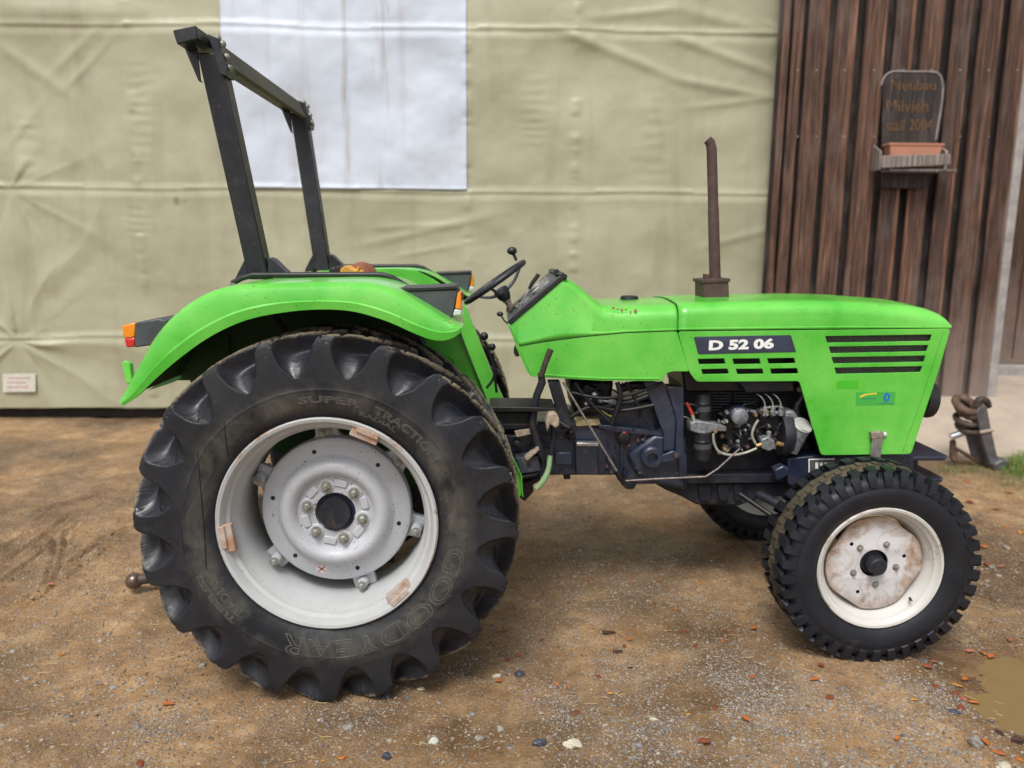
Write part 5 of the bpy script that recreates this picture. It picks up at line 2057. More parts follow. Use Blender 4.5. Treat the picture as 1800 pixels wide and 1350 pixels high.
# seat: worn red cushion with yellow foam showing
st_ = empty('seat', P(620, 490, YC), TR)
c = P(626, 500, YC)
v, f = sphere_g((c.x + .03, YC, c.z + .01), .16, 24, 14, (.50, 1.2, .62))
add('backrest', v, f, SEATR, st_, smooth=60, solid=0)
v, f = prism_g(px([(588, 500), (590, 470), (602, 466), (606, 500)], YC), YC - .16, YC + .16)
add('seat_shell', v, f, BLACK, st_, bevel=.01)
prism('foam', [(600, 500), (600, 472), (610, 466), (618, 470), (627, 474), (632, 468), (634, 500)], YC - .16, YC - .19, YC - .05, FOAM, st_, bevel=.008)
prism('foam', [(636, 500), (632, 480), (634, 473), (640, 478), (643, 500)], YC - .16, YC - .186, YC - .05, FOAM, st_, bevel=.006)
v, f = box_g((c.x + .2, YC, c.z - .16), (.42, .42, .11))
add('cushion', v, f, SEATR, st_, bevel=.03, segs=3)
v, f = box_g((c.x + .1, YC, c.z - .30), (.2, .2, .2))
add('seat_mount', v, f, BLACKM, st_, bevel=.01)

# ------------------------------------------------------------------ chassis
Yg = 3.60      # near face of the gearbox
prism('gearbox', [(860, 742), (1010, 742), (1075, 754), (1165, 762), (1206, 770), (1206, 845), (1190, 852), (1120, 852), (1085, 836), (965, 836), (900, 850), (860, 850)], Yg, Yg, 2 * YC - Yg, NAVY, TR, bevel=.012)
prism('gearbox_cover', [(1010, 716), (1160, 700), (1166, 762), (1072, 756), (1052, 746)], Yg + .05, Yg + .05, 2 * YC - Yg - .05, NAVY, TR, bevel=.015)
prism('cover_rib', [(1052, 744), (1166, 757), (1166, 765), (1076, 757), (1050, 749)], Yg, Yg - .03, Yg + .1, NAVY, TR, bevel=.003)
prism('clutch_housing', [(1150, 762), (1206, 766), (1208, 862), (1150, 850), (1120, 835), (1100, 800)], Yg - .02, Yg - .03, Yg + .3, NAVY, TR, bevel=.02)
prism('hood_support', [(1131, 671), (1166, 671), (1187, 738), (1184, 790), (1166, 792), (1166, 762), (1150, 720)], Yg - .04, Yg - .05, Yg - .03, NAVY, TR, bevel=.003)
prism('engine_bracket', [(1172, 679), (1201, 680), (1201, 790), (1207, 800), (1207, 842), (1192, 842), (1191, 800), (1186, 790), (1188, 738)], Yg - .03, Yg - .04, Yg + .05, NAVY, TR, bevel=.004)
hb_ = P(1145, 803, Yg - .05)
lathe('pivot_boss', [(0, .052), (.03, .052), (.038, .044), (.038, .026), (.01, .024), (.01, .001)], hb_ + Vector((0, .01, 0)), (0, -1, 0), NAVY, TR, 28)
prism('arm', [(1160, 800), (1182, 791), (1194, 795), (1196, 803), (1188, 808), (1164, 812)], Yg - .06, Yg - .075, Yg - .055, NAVY, TR, bevel=.004)
lathe('pin', [(0, .010), (.01, .010)], P(1188, 800, Yg - .075), (0, -1, 0), RUST, TR, 12)
for (a, b, r) in ((1097, 770, .030), (1004, 767, .020)):
    c = P(a, b, Yg - .03)
    kn_ = lathe('plug', [(0, r * 1.25), (.012, r * 1.25), (.014, r), (.035, r * .95), (.04, r * .6)], c + Vector((0, .03, 0)), (0, -1, 0), BLACKM, TR, 20)
    v, f = sphere_g(P(a, b - 9 * (r / .03) ** .5, Yg - .05), .007, 10, 6)
    add('red_cap', v, f, REDP, kn_, smooth=60)
bx = prism('tool_box', [(1011, 779), (1051, 779), (1051, 832), (1011, 832)], Yg - .03, Yg - .06, Yg + .02, NAVYR, TR, bevel=.006)
prism('pale_stripe', [(1012, 775), (1051, 776), (1051, 782), (1012, 781)], Yg - .03, Yg - .064, Yg - .02, STEEL, bx, bevel=.003)
prism('side_cover', [(975, 795), (1006, 795), (1008, 818), (975, 818)], Yg - .02, Yg - .02, Yg + .02, NAVY, TR, bevel=.006)
prism('drain_plug', [(992, 836), (1005, 836), (1004, 848), (993, 848)], Yg, Yg + .05, Yg + .09, BLACKM, TR, bevel=.002)
for k in range(46):
    u_, v_ = random.choice(((random.uniform(965, 1200), random.choice((748, 826, 834)) + random.uniform(-1, 1) + 8), (random.uniform(1155, 1200), random.uniform(700, 840)), (random.uniform(1060, 1160), random.uniform(770, 830))))
    p = P(u_, min(v_, 832), Yg - .03)
    v, f = lathe_g([(0, .0075), (.03, .0075), (.034, .005)], p + Vector((0, .03, 0)), (0, -1, 0), 6, True, True)
    add('bolt', v, f, random.choice((NAVY, NAVY, RUST)), TR)
for k in range(5):
    a = P(1012 + 40 * k, 752 + 2 * k, Yg)
    b = P(1016 + 38 * k, 836, Yg)
    if k != 0 and k != 1:
        v, f = box_g(((a.x + b.x) / 2, Yg - .005, (a.z + b.z) / 2), (.012, .03, a.z - b.z))
        add('rib', v, f, NAVY, TR, bevel=.003)
for (pts, r_) in (([(1005, 690), (1060, 700), (1120, 690), (1165, 672)], .008), ([(1000, 735), (1040, 715), (1090, 722), (1150, 712)], .010), ([(1075, 745), (1090, 700), (1085, 672)], .012), ([(1010, 672), (1030, 700), (1070, 740)], .009), ([(1100, 672), (1115, 700), (1140, 745)], .007),
                   ([(900, 765), (940, 758), (985, 770), (1010, 760)], .006), ([(880, 790), (930, 775), (975, 790)], .008)):
    tube('hose', [P(a, b, 3.52 + random.uniform(0, .05)) for a, b in pts], r_, BLACKM, TR, 10, 5)
# platform and step
prism('platform', [(860, 712), (938, 712), (975, 714), (975, 719), (868, 721)], 3.45, 3.40, 3.62, BLACKM, TR, bevel=.003)
prism('platform_side', [(868, 722), (940, 723), (942, 742), (880, 742)], 3.5, 3.46, 3.50, NAVYR, TR, bevel=.003)
prism('rail', [(868, 744), (945, 744), (945, 752), (872, 752)], 3.5, 3.47, 3.52, NAVY, TR, bevel=.003)
prism('link', [(904, 757), (932, 753), (934, 763), (908, 768)], 3.45, 3.44, 3.46, MUDPAD, TR, bevel=.003)
lathe('pin', [(0, .018), (.02, .018), (.025, .008)], P(909, 780, 3.46), (0, -1, 0), BLACKM, TR, 16)
prism('side_plate', [(885, 765), (945, 765), (952, 830), (905, 832)], 3.5, 3.49, 3.51, NAVY, TR, bevel=.004)
mudm = mat_paint('mud_splashed_navy', (.03, .04, .06), var=.3, rough=.6, dirt=(.30, .23, .16), dirt_amt=1, spots=.6, coat=0)
prism('footstep', [(905, 802), (945, 800), (950, 826), (915, 832)], 3.42, 3.40, 3.48, mudm, TR, bevel=.006)
tube('step_rail', [P(915, 838, 3.42), P(945, 832, 3.42), P(956, 815, 3.42), P(945, 795, 3.42), P(938, 785, 3.42)], .011, BLACKM, TR, 10, 4)
prism('small_pedal', [(922, 803), (945, 785), (948, 788), (926, 808)], 3.40, 3.37, 3.43, MUDPAD, TR, bevel=.003)
tube('strut', [P(918, 875, 3.5), P(930, 850, 3.5), P(950, 838, 3.5)], .018, BLACKM, TR, 10, 3)
prism('lower_link', [(915, 848), (935, 842), (938, 862), (922, 880), (914, 872)], 3.5, 3.48, 3.54, BLACKM, TR, bevel=.006)
# brake / clutch pedals
tube('hand_brake', [P(968, 614, 3.42), P(958, 640, 3.42), P(951, 662, 3.42)], [.0145, .0135, .013], mat_simple('worn_brown_grip', (.06, .045, .035), .6, .1, .5, 30, .3), TR, 14, 0)
tube('brake_arm', [P(a, b, 3.43) for a, b in ((951, 655), (953, 672), (944, 694), (938, 720), (936, 745), (942, 770), (950, 795), (954, 812))], [.014, .018, .017, .018, .018, .019, .018, .014], NAVYR, TR, 10, 0)
tube('clutch_arm', [P(a, b, 3.40) for a, b in ((971, 748), (973, 765), (969, 790), (967, 800))], .011, NAVYR, TR, 10, 3)
tube('clutch_arm', [P(a, b, 3.40) for a, b in ((967, 800), (964, 825), (955, 845), (943, 859))], [.011, .012, .014, .012], PALEGRN, TR, 10, 3, label='pale green painted lower half of the clutch pedal arm')
prism('clutch_pedal', [(958, 738), (963, 725), (974, 723), (982, 732), (982, 745), (975, 750), (966, 742), (961, 757)], 3.38, 3.34, 3.42, MUDPAD, TR, bevel=.006)
tube('link_rod', [P(983, 741, 3.40), P(1001, 752, 3.45)], .003, STEEL, TR, 8)
tube('cross_tube', [P(935, 716, 3.55), P(985, 712, 3.55)], .008, BLACKM, TR, 8)
# black slanting post, ball-joint linkages, hoses
prism('front_post', [(962, 668), (983, 668), (1007, 748), (985, 748)], 3.56, 3.52, 3.58, NAVYR, TR, bevel=.004)
tube('throttle_rod', [P(990, 672, 3.50), P(1040, 755, 3.49), P(1090, 838, 3.48)], .0055, ROD, TR, 8)
tube('rod_joint', [P(1084, 828, 3.48), P(1092, 843, 3.48)], .014, BLACKM, TR, 8)
prism('crank', [(1088, 836), (1104, 846), (1120, 848), (1112, 858), (1100, 858), (1090, 848)], 3.5, 3.48, 3.52, BLACKM, TR, bevel=.004)
tube('control_rod', [P(a, b, 3.49) for a, b in ((1090, 846), (1150, 842), (1240, 838), (1262, 824), (1300, 789))], .0045, ROD, TR, 8)
stg = prism('steering_gear', [(1000, 670), (1080, 668), (1075, 700), (1060, 745), (1020, 748), (1008, 720)], 3.66, 3.66, 3.98, BLACKM, TR, bevel=.02)
prism('steering_gear_arm', [(1030, 672), (1060, 690), (1052, 730), (1020, 725), (1018, 690)], 3.6, 3.60, 3.66, BLACKM, TR, bevel=.01)
for (a, b) in (((1045, 694), (1029, 711)), ((1056, 704), (1086, 709))):
    p0, p1 = P(*a, 3.56), P(*b, 3.56)
    tj = tube('track_rod_end', [p0, p0 + (p1 - p0) * .45, p0 + (p1 - p0) * .5, p1], [.006, .006, .012, .012], ALU, TR, 10)
    v, f = sphere_g(p0, .014, 12, 8)
    add('ball', v, f, ALU, tj, smooth=60)
tube('hose', [P(a, b, 3.57) for a, b in ((1086, 708), (1110, 706), (1140, 695), (1160, 690))], .014, BLACK, TR, 12, 4)
tube('hose', [P(a, b, 3.66) for a, b in ((1085, 685), (1110, 678), (1150, 676))], .022, BLACK, TR, 12, 4)
tube('wire', [P(a, b, 3.56) for a, b in ((1052, 716), (1066, 728), (1080, 735), (1075, 745))], .003, mat_simple('yellow_wire', (.35, .28, .05), .5, 0, .3, 60, 0), TR, 6, 4)
for k in range(7):
    a = (1000 + random.uniform(-10, 120), 672)
    b = (1000 + random.uniform(0, 130), random.uniform(690, 740))
    tube('wire', [P(*a, 3.6 + k * .02), P((a[0] + b[0]) / 2 + 8, (a[1] + b[1]) / 2, 3.6 + k * .02), P(*b, 3.6 + k * .02)], .0035, BLACKM, TR, 6, 4)
prism('battery_tray', [(1010, 737), (1052, 735), (1056, 746), (1012, 748)], 3.6, 3.58, 3.9, mat_simple('yellowish_tray', (.38, .32, .16), .6, 0, .4, 20, .3), TR, bevel=.003)

# ------------------------------------------------------------------ engine
eng = empty('engine', P(1300, 760, 3.7), TR)
v, f = prism_g(px([(1196, 672), (1440, 672), (1440, 850), (1200, 850)], 3.70), 3.70, 2 * YC - 3.66)
add('engine_block', v, f, NAVYR, eng, bevel=.01)
v, f = prism_g(px([(1190, 590), (1420, 590), (1425, 690), (1205, 690)], 3.62), 3.63, 2 * YC - 3.62)
add('air_duct', v, f, BLACKM, eng, bevel=.01)
for k in range(3):
    c0 = 1240 + 50 * k
    mb = MB()
    for j in range(7):
        mb.add(*prism_g(px([(c0, 690 + j * 5), (c0 + 42, 690 + j * 5), (c0 + 42, 692 + j * 5), (c0, 692 + j * 5)], 3.66), 3.665, 3.9))
    mb.build('cylinder_fins', NAVYR, eng)
prism('duct_panel', [(1300, 672), (1395, 671), (1396, 688), (1312, 690)], 3.58, 3.58, 3.66, NAVYR, eng, bevel=.004)
prism('oil_sump', [(1150, 850), (1400, 848), (1390, 872), (1330, 878), (1300, 890), (1225, 888), (1195, 872), (1170, 862)], 3.66, 3.66, 2 * YC - 3.66, NAVYR, eng, bevel=.012)
for (a, b) in ((1228, 1252), (1262, 1282), (1290, 1308)):
    prism('sump_rib', [(a, 852), (b, 852), (b - 3, 882), (a + 3, 882)], 3.64, 3.645, 3.68, NAVYR, eng, bevel=.004)
prism('block_flange', [(1200, 835), (1392, 832), (1392, 848), (1200, 851)], 3.62, 3.62, 3.72, NAVYR, eng, bevel=.004)
mb = MB()
for k in range(16):
    u_ = 1215 + random.uniform(0, 185)
    mb.add(*sphere_g(P(u_, 843 + random.uniform(-2, 3), 3.625), random.uniform(.003, .008), 8, 5, (random.uniform(1.2, 3), .3, .7)))
mb.build('red_sealant', REDP, eng, smooth=60)
# filters
for (pts, yl) in (([(1236, 692), (1236, 742)], 3.60), ([(1235, 757), (1235, 808)], 3.56)):
    a, b = P(*pts[0], yl), P(*pts[1], yl)
    r = .040 if yl < 3.58 else .036
    pr_ = [(0, r * .85), (.006, r), ((b - a).length * .3, r), ((b - a).length * .32, r * 1.05), ((b - a).length * .36, r), ((b - a).length * .95, r), ((b - a).length, r * .8)]
    lathe('filter', pr_, a, (b - a), BLACK, eng, 24)
    p = a + (b - a) * .42
    v, f = lathe_g([(0, r * 1.015), (.024, r * 1.015)], p, (b - a), 24, False, False)
    add('filter_band', v, f, GREY, eng, smooth=30)
prism('filter_head', [(1212, 742), (1222, 738), (1250, 742), (1275, 748), (1276, 757), (1212, 757)], 3.56, 3.54, 3.62, ALU, eng, bevel=.006)
lathe('filter_cap', [(0, .05), (.006, .05), (.01, .03)], P(1233, 757, 3.57), (0, 0, 1), ALU, eng, 24)
tube('red_lever', [P(1207, 708, 3.56), P(1218, 730, 3.56)], [.006, .009], REDP, eng, 8)
tube('lever_end', [P(1217, 728, 3.56), P(1219, 738, 3.56), P(1226, 744, 3.56)], .009, HOSE, eng, 8)
for (a, b) in ((1255, 756), (1262, 748), (1270, 752), (1240, 748)):
    lathe('fitting', [(0, .012), (.014, .012), (.016, .008), (.03, .008)], P(a, b, 3.57), (0, -1, 0), BRASS, eng, 10)
# injection pump
pm = [(1272, 730), (1285, 717), (1310, 714), (1330, 722), (1380, 722), (1385, 745), (1378, 780), (1350, 790), (1290, 790), (1272, 770)]
prism('injection_pump', pm, 3.58, 3.585, 3.70, BLACKM, eng, bevel=.012)
prism('governor_housing', [(1280, 728), (1292, 717), (1312, 716), (1318, 728), (1312, 745), (1290, 747)], 3.54, 3.545, 3.60, NAVY, eng, bevel=.012)
lathe('governor_cover', [(0, .040), (.012, .038), (.018, .026), (.022, .01)], P(1300, 732, 3.545), (0, -1, 0), ALU, eng, 20)
for k in range(3):
    u_ = 1344 + 14 * k
    lathe('delivery_valve', [(0, .015), (.02, .015), (.022, .012), (.04, .011), (.044, .007)], P(u_, 730, 3.57), (0, 0, 1), ALU, eng, 10)
    tube('fuel_pipe', [P(u_, 720, 3.57), P(u_, 708, 3.575), P(u_ - 6, 698, 3.58), P(u_ - 14, 692, 3.60)], .0042, STEEL, eng, 8, 4)
for k in range(90):
    u_, v_ = random.uniform(1262, 1388), random.uniform(722, 792)
    r = random.uniform(.006, .013)
    v, f = lathe_g([(0, r), (random.uniform(.01, .03), r), (.032, r * .6)], P(u_, v_, 3.585), (random.uniform(-.3, .3), -1, random.uniform(-.3, .5)), random.choice((6, 6, 12)), True, True)
    add('fitting', v, f, random.choice((ALU, BLACKM, BLACKM, BLACKM, BRASS, NUT, NAVYR, NAVYR, RUST)), eng, smooth=30)
prism('lift_pump', [(1338, 773), (1350, 768), (1362, 774), (1364, 788), (1352, 794), (1338, 788)], 3.53, 3.53, 3.60, ALU, eng, bevel=.006)
lathe('pump_plunger', [(0, .012), (.03, .012), (.034, .007)], P(1351, 770, 3.55), (0, 0, 1), ALU, eng, 12)
tube('banjo', [P(1365, 779, 3.53), P(1376, 782, 3.53)], .011, BRASS, eng, 10)
tube('banjo', [P(1329, 784, 3.53), P(1338, 781, 3.53)], .010, BRASS, eng, 10)
tube('clear_hose', [P(a, b, 3.53) for a, b in ((1254, 762), (1255, 778), (1264, 794), (1285, 800), (1310, 796), (1330, 788))], .0062, HOSE, eng, 10, 6)
tube('clear_hose', [P(a, b, 3.53) for a, b in ((1333, 738), (1326, 750), (1322, 765), (1328, 780))], .0062, HOSE, eng, 10, 6)
for k in range(16):
    u_, v_ = random.uniform(1215, 1380), random.uniform(690, 800)
    w1, w2 = random.uniform(-45, 45), random.uniform(-40, 30)
    tube('pipe', [P(u_, v_, 3.60), P(u_ + w1 * .4, v_ + w2 * .8, 3.575), P(u_ + w1, v_ + w2, 3.60)], random.choice((.003, .004, .006, .009)), random.choice((BLACKM, BLACKM, ROD, NAVYR, HOSE, BLACKM)), eng, 8, 5)
# timing cover and oil filler
lathe('pump_drive', [(0, .10), (.03, .105), (.05, .10), (.05, .0)], P(1368, 763, 3.60), (1, 0, 0), NAVYR, eng, 28)
prism('timing_cover', [(1382, 722), (1398, 722), (1408, 742), (1404, 775), (1395, 800), (1372, 800)], 3.56, 3.56, 3.72, ALU, eng, bevel=.012)
ta, tb_ = P(1392, 795, 3.55), P(1409, 752, 3.54)
tube('oil_filler', [ta, ta + (tb_ - ta) * .5, tb_], [.026, .034, .042], ALU, eng, 20, 0)
lathe('oil_filler_cap', [(0, .044), (.008, .046), (.012, .043), (.014, .001)], P(1410, 749, 3.54), (.22, -.62, .8), mat_simple('pale_metal_cap', (.62, .62, .57), .35, .4, .1, 30, .1), eng, 24)
tube('hose', [P(a, b, 3.6) for a, b in ((1402, 735), (1400, 715), (1412, 695), (1405, 675))], .016, BLACK, eng, 10, 4)
lathe('bolt', [(0, .012), (.012, .012)], P(1404, 684, 3.60), (0, -1, 0), NUT, eng, 6)

# front frame
fr = prism('front_frame', [(1385, 806), (1440, 800), (1606, 797), (1606, 850), (1400, 862), (1385, 850)], 3.56, 3.56, 2 * YC - 3.56, NAVY, TR, bevel=.006)
pl2 = prism('type_plate', [(1421, 807), (1467, 806), (1467, 836), (1421, 838)], 3.56, 3.554, 3.559, mat_simple('plate_steel', (.12, .12, .11), .5, .3, .3, 60, .1), fr, bevel=0)
mb = MB()
for k in range(4):
    mb.add(*prism_g(px([(1433 + k * 8, 813), (1438 + k * 8, 812.6), (1438 + k * 8, 831), (1433 + k * 8, 831.5)], 3.554), 3.5525, 3.5535))
mb.add(*prism_g(px([(1421, 806.5), (1467, 805.5), (1467, 807.5), (1421, 808.5)], 3.554), 3.552, 3.5535))
mb.add(*prism_g(px([(1421, 808.5), (1423, 808.5), (1423, 837), (1421, 837)], 3.554), 3.552, 3.5535))
mb.build('plate_print', WHITEP, fr)
prism('frame_lug', [(1362, 826), (1378, 818), (1388, 824), (1384, 838), (1366, 846)], 3.52, 3.52, 3.58, NAVY, TR, bevel=.008)
# hitch plates in front
for (za, zb_, xf, kk) in (((1606, 803), (1606, 811), (1672, 806), 0), ((1612, 842), (1612, 850), (1660, 850), 1)):
    p0, p1 = P(1590, za[1], 3.57), P(1590, zb_[1], 3.57)
    xt = P(xf[0] if kk == 0 else 1664, za[1], 3.57).x
    z0, z1 = p0.z, p0.z - .02
    pl_xy = [(p0.x, 3.57), (xt - .03, 3.57), (xt, 3.60), (xt, 2 * YC - 3.60), (xt - .03, 2 * YC - 3.57), (p0.x, 2 * YC - 3.57)]
    v = [(a, b, z0) for a, b in pl_xy] + [(a, b, z1) for a, b in pl_xy]
    n = len(pl_xy)
    f = [list(range(n)), list(range(2 * n - 1, n - 1, -1))] + [[i, (i + 1) % n, n + (i + 1) % n, n + i] for i in range(n)]
    add('hitch_plate', v, f, NAVY, TR, bevel=.004)
prism('hitch_web', [(1606, 812), (1622, 812), (1620, 842), (1606, 842)], 3.62, 3.66, 3.68, NAVY, TR, bevel=.003)

# front axle: beam across, pivots
zc_ = CF.z
ab = P(1533, 1003, 3.10)
v, f = tube_g([(CF.x - .01, 3.20, zc_ + .01), (CF.x - .01, 3.45, zc_ + .05), (CF.x - .01, YC, zc_ + .10), (CF.x - .01, 2 * YC - 3.45, zc_ + .05), (CF.x - .01, 2 * YC - 3.20, zc_ + .01)], [.04, .05, .06, .05, .04], 10)
add('front_axle', v, f, NAVYR, TR, smooth=40)
v, f = box_g((CF.x - .02, YC, zc_ + .22), (.16, .34, .24))
add('axle_pivot', v, f, NAVYR, TR, bevel=.015)
pa, pb = P(1322, 850, 3.75), Vector((CF.x - .1, 4.2, CF.z + .02))
for s in (-1, 1):
    tube('axle_strut', [Vector((P(1310, 850, 3.75).x, YC + s * .1, P(1310, 855, 3.75).z)), Vector((CF.x - .04, YC + s * .5, CF.z + .03))], .022, NAVYR, TR, 10)
tube('drag_link', [P(1300, 868, 3.6), Vector((CF.x - .15, 3.35, CF.z - .02))], .012, BLACKM, TR, 8)

# rear axle and transmission behind the wheel
lathe('rear_axle', [(-.95, .06), (-.55, .075), (-.3, .12), (-.15, .19), (.15, .19), (.3, .12), (.55, .075), (.95, .06)], (CR.x, YC, CR.z), (0, 1, 0), NAVYR, TR, 28)
prism('transmission', [(470, 770), (870, 742), (872, 850), (700, 960), (500, 960)], 3.62, 3.60, 2 * YC - 3.60, NAVYR, TR, bevel=.02)
prism('axle_flange', [(520, 780), (700, 770), (690, 850), (530, 860)], 3.5, 3.44, 3.6, NAVYR, TR, bevel=.01)
prism('lift_housing', [(430, 640), (600, 640), (640, 760), (450, 780)], 3.66, 3.66, 2 * YC - 3.66, NAVYR, TR, bevel=.02)
# tow ball and drawbar
bc = P(236, 1021, 3.72)
tube('drawbar', [(bc.x + .02, 3.72, bc.z + .005), (bc.x + .18, 3.74, bc.z + .03), (bc.x + .6, 3.78, bc.z + .08), (CR.x + .1, 3.80, bc.z + .10)], [.026, .032, .035, .035], mat_simple('brown_drawbar', (.07, .05, .042), .5, .2, .4, 30, .4), TR, 12, 0)
v, f = sphere_g(bc, .042, 24, 16)
add('tow_ball', v, f, mat_simple('brown_tow_ball', (.16, .12, .10), .3, .7, .2, 30, .2), TR, smooth=60)
tube('lower_link_arm', [P(300, 900, 3.5), P(450, 880, 3.5), P(560, 900, 3.5)], .02, NAVYR, TR, 8)
for (a, b) in (((455, 822), (470, 870)), ((470, 815), (478, 850))):
    tube('lift_rod', [P(*a, 3.4), P(*b, 3.4)], .014, MUDPAD, TR, 8)
prism('lift_arm', [(440, 870), (464, 872), (470, 940), (450, 945)], 3.45, 3.43, 3.48, MUDPAD, TR, bevel=.006)

# ================================================================== SIGN AND PLANTER ON THE BARN
YS = YB - .03
sg = empty('wooden_sign', P(1600, 220, YS), label='dark weathered wooden sign with rounded top and orange carved lettering on the barn boards', category='sign')
SGN = mat_wood('dark_sign_wood', (.014, .011, .011), (.032, .026, .025), (.085, .07, .065))
bp = px([(1547, 330), (1549, 200), (1552, 140), (1560, 128), (1575, 124), (1636, 125), (1652, 130), (1659, 150), (1657, 175), (1652, 215), (1646, 250), (1630, 325), (1618, 332)], YS)
v, f = prism_g(bp, YS - .03, YS)
add('board', v, f, SGN, sg, bevel=.006, segs=2)
edge = [P(a, b, YS - .03) for a, b in ((1549, 150), (1554, 136), (1563, 128), (1576, 125), (1600, 126), (1636, 126), (1650, 130), (1657, 146), (1656, 176), (1650, 215), (1645, 246))]
tube('bleached_edge', edge, .008, mat_simple('bleached_wood_edge', (.30, .26, .25), .8, 0, .3, 14, .4), sg, 6, 3)
CARV = mat_simple('orange_carving', (.14, .07, .026), .8, 0, .6, 30, .6)
for (txt, x0_, x1_, yb_, yt_, tilt) in (("Neubau", 1563, 1641, 160, 141, 2), ("Milvieh", 1555, 1628, 197, 176, 3), ("stall 2004", 1554, 1636, 231, 211, 1)):
    v, f = text_g(txt, 1, extrude=.01)
    mn, mx, my = min(p.x for p in v), max(p.x for p in v), max(p.y for p in v)
    a, b, c = P(x0_, yb_, YS), P(x1_, yb_ + tilt - 2, YS), P(x0_, yt_, YS)
    add('lettering', [(a.x + (b.x - a.x) * (p.x - mn) / (mx - mn) + (c.x - a.x) * p.y / my * .5, YS - .031 - p.z * .2, a.z + (b.z - a.z) * (p.x - mn) / (mx - mn) + (c.z - a.z) * p.y / my) for p in v], f, CARV, sg, fixn=False)
SHW = mat_wood('bleached_shelf_wood', (.10, .085, .08), (.21, .185, .175), (.34, .31, .30))
zt0 = P(1600, 296, YS - .17)
v, f = box_g(((P(1540, 290, YS).x + P(1668, 290, YS).x) / 2 + .01, YS - .10, P(1600, 299, YS - .17).z), (P(1668, 290, YS).x - P(1540, 290, YS).x - .06, .15, .02))
add('shelf', v, f, SHW, sg, bevel=.003)
prism('shelf_front', [(1547, 274), (1670, 271), (1670, 290), (1547, 296)], YS - .17, YS - .19, YS - .172, SHW, sg, bevel=.006)
prism('shelf_side', [(1540, 254), (1549, 251), (1558, 262), (1562, 298), (1540, 301)], YS - .17, YS - .188, YS - .02, SHW, sg, bevel=.003) if False else None
for u_ in (1545, 1661):
    a = P(u_, 275, YS - .17)
    z0, z1 = P(u_, 299, YS - .17).z, P(u_, 262, YS - .17).z
    v = [(a.x, YS - .185, z0), (a.x, YS - .03, z0), (a.x, YS - .03, z1 + .05), (a.x, YS - .185, z1 - .02), (a.x + .02, YS - .185, z0), (a.x + .02, YS - .03, z0), (a.x + .02, YS - .03, z1 + .05), (a.x + .02, YS - .185, z1 - .02)]
    add('shelf_side', v, [[0, 1, 2, 3], [7, 6, 5, 4], [0, 4, 5, 1], [1, 5, 6, 2], [2, 6, 7, 3], [3, 7, 4, 0]], SHW, sg, bevel=.003)
# planter
TERRA = mat_simple('terracotta_plastic', (.50, .23, .15), .6, 0, .08, 10, .1)
a, b = P(1560, 270, YS - .14), P(1655, 270, YS - .14)
zt1, zb1 = P(1600, 252, YS - .14).z, P(1600, 296, YS - .15).z + .012
cx_, hw_ = (a.x + b.x) / 2, (b.x - a.x) / 2
v = []
for (z, w_, d_) in ((zb1, hw_ * .86, .045), (zt1 - .02, hw_ * .97, .058), (zt1 - .02, hw_ * 1.02, .064), (zt1, hw_ * 1.03, .066), (zt1, hw_ * .95, .052), (zt1 - .03, hw_ * .93, .050)):
    v += [(cx_ - w_, YS - .10 - d_, z), (cx_ + w_, YS - .10 - d_, z), (cx_ + w_, YS - .10 + d_, z), (cx_ - w_, YS - .10 + d_, z)]
f = [[0, 1, 2, 3]] + [[k * 4 + e, k * 4 + (e + 1) % 4, (k + 1) * 4 + (e + 1) % 4, (k + 1) * 4 + e] for k in range(5) for e in range(4)] + [[20, 21, 22, 23]]
pt = empty('planter', (cx_, YS - .10, zb1), label='empty terracotta window box on the small wooden shelf under the sign', category='planter')
add('trough', v, f, TERRA, pt, bevel=.003)

# ================================================================== SCRAP BY THE BARN
sc0 = G(1720, 815)
ys_ = sc0.y - .05
scr = empty('rusty_coil', G(1700, 810), label='rusty curled spring coils on a bent iron foot leaning at the ramp edge', category='machine part')
RC = mat_simple('rusty_black_iron', (.06, .04, .032), .6, .2, .7, 16, .5)
RC2 = mat_simple('brown_rust_iron', (.12, .07, .05), .7, .1, .5, 18, .5)
CHR = mat_simple('chrome_ram', (.62, .64, .68), .22, .9, .1, 30, .05)
GIR = mat_simple('grey_worn_iron', (.13, .125, .135), .5, .4, .4, 20, .3)
for (cu, cv, ru, rv, th) in ((1697, 712, 14, 11, .040), (1700, 722, 13, 10, .034), (1698, 738, 15, 7, .030), (1700, 752, 13, 6, .03)):
    c = P(cu, cv, ys_)
    k_ = (P(cu + 1, cv, ys_).x - c.x)
    pts = [c + Vector((cos(t) * ru * k_, sin(t) * .09, sin(t) * rv * k_ * .8)) for t in [2 * pi * j / 24 for j in range(24)]]
    v, f = tube_g(pts, th * .8, 10, closed=True)
    add('coil', v, f, RC2 if th > .035 else RC, scr, smooth=60)
tube('ram', [P(1671, 768, ys_ - .02), P(1703, 757, ys_ - .02)], .027, CHR, scr, 16)
tube('ram_end', [P(1700, 758, ys_ - .02), P(1722, 752, ys_ - .02)], .036, RC, scr, 14)
prism('web', [(1698, 765), (1722, 755), (1732, 812), (1728, 818), (1708, 800)], ys_, ys_ - .01, ys_ + .02, GIR, scr, bevel=.006)
prism('foot', [(1671, 775), (1678, 772), (1682, 800), (1678, 815), (1670, 805)], ys_ + .02, ys_, ys_ + .04, RC2, scr, bevel=.006)
tube('brace', [P(1676, 785, ys_), P(1700, 800, ys_), P(1726, 816, ys_)], [.012, .016, .014], RC2, scr, 8)
arm_ = empty('iron_arm', G(1745, 822), label='bent dark iron arm with hooked top standing beside the rusty coils', category='machine part')
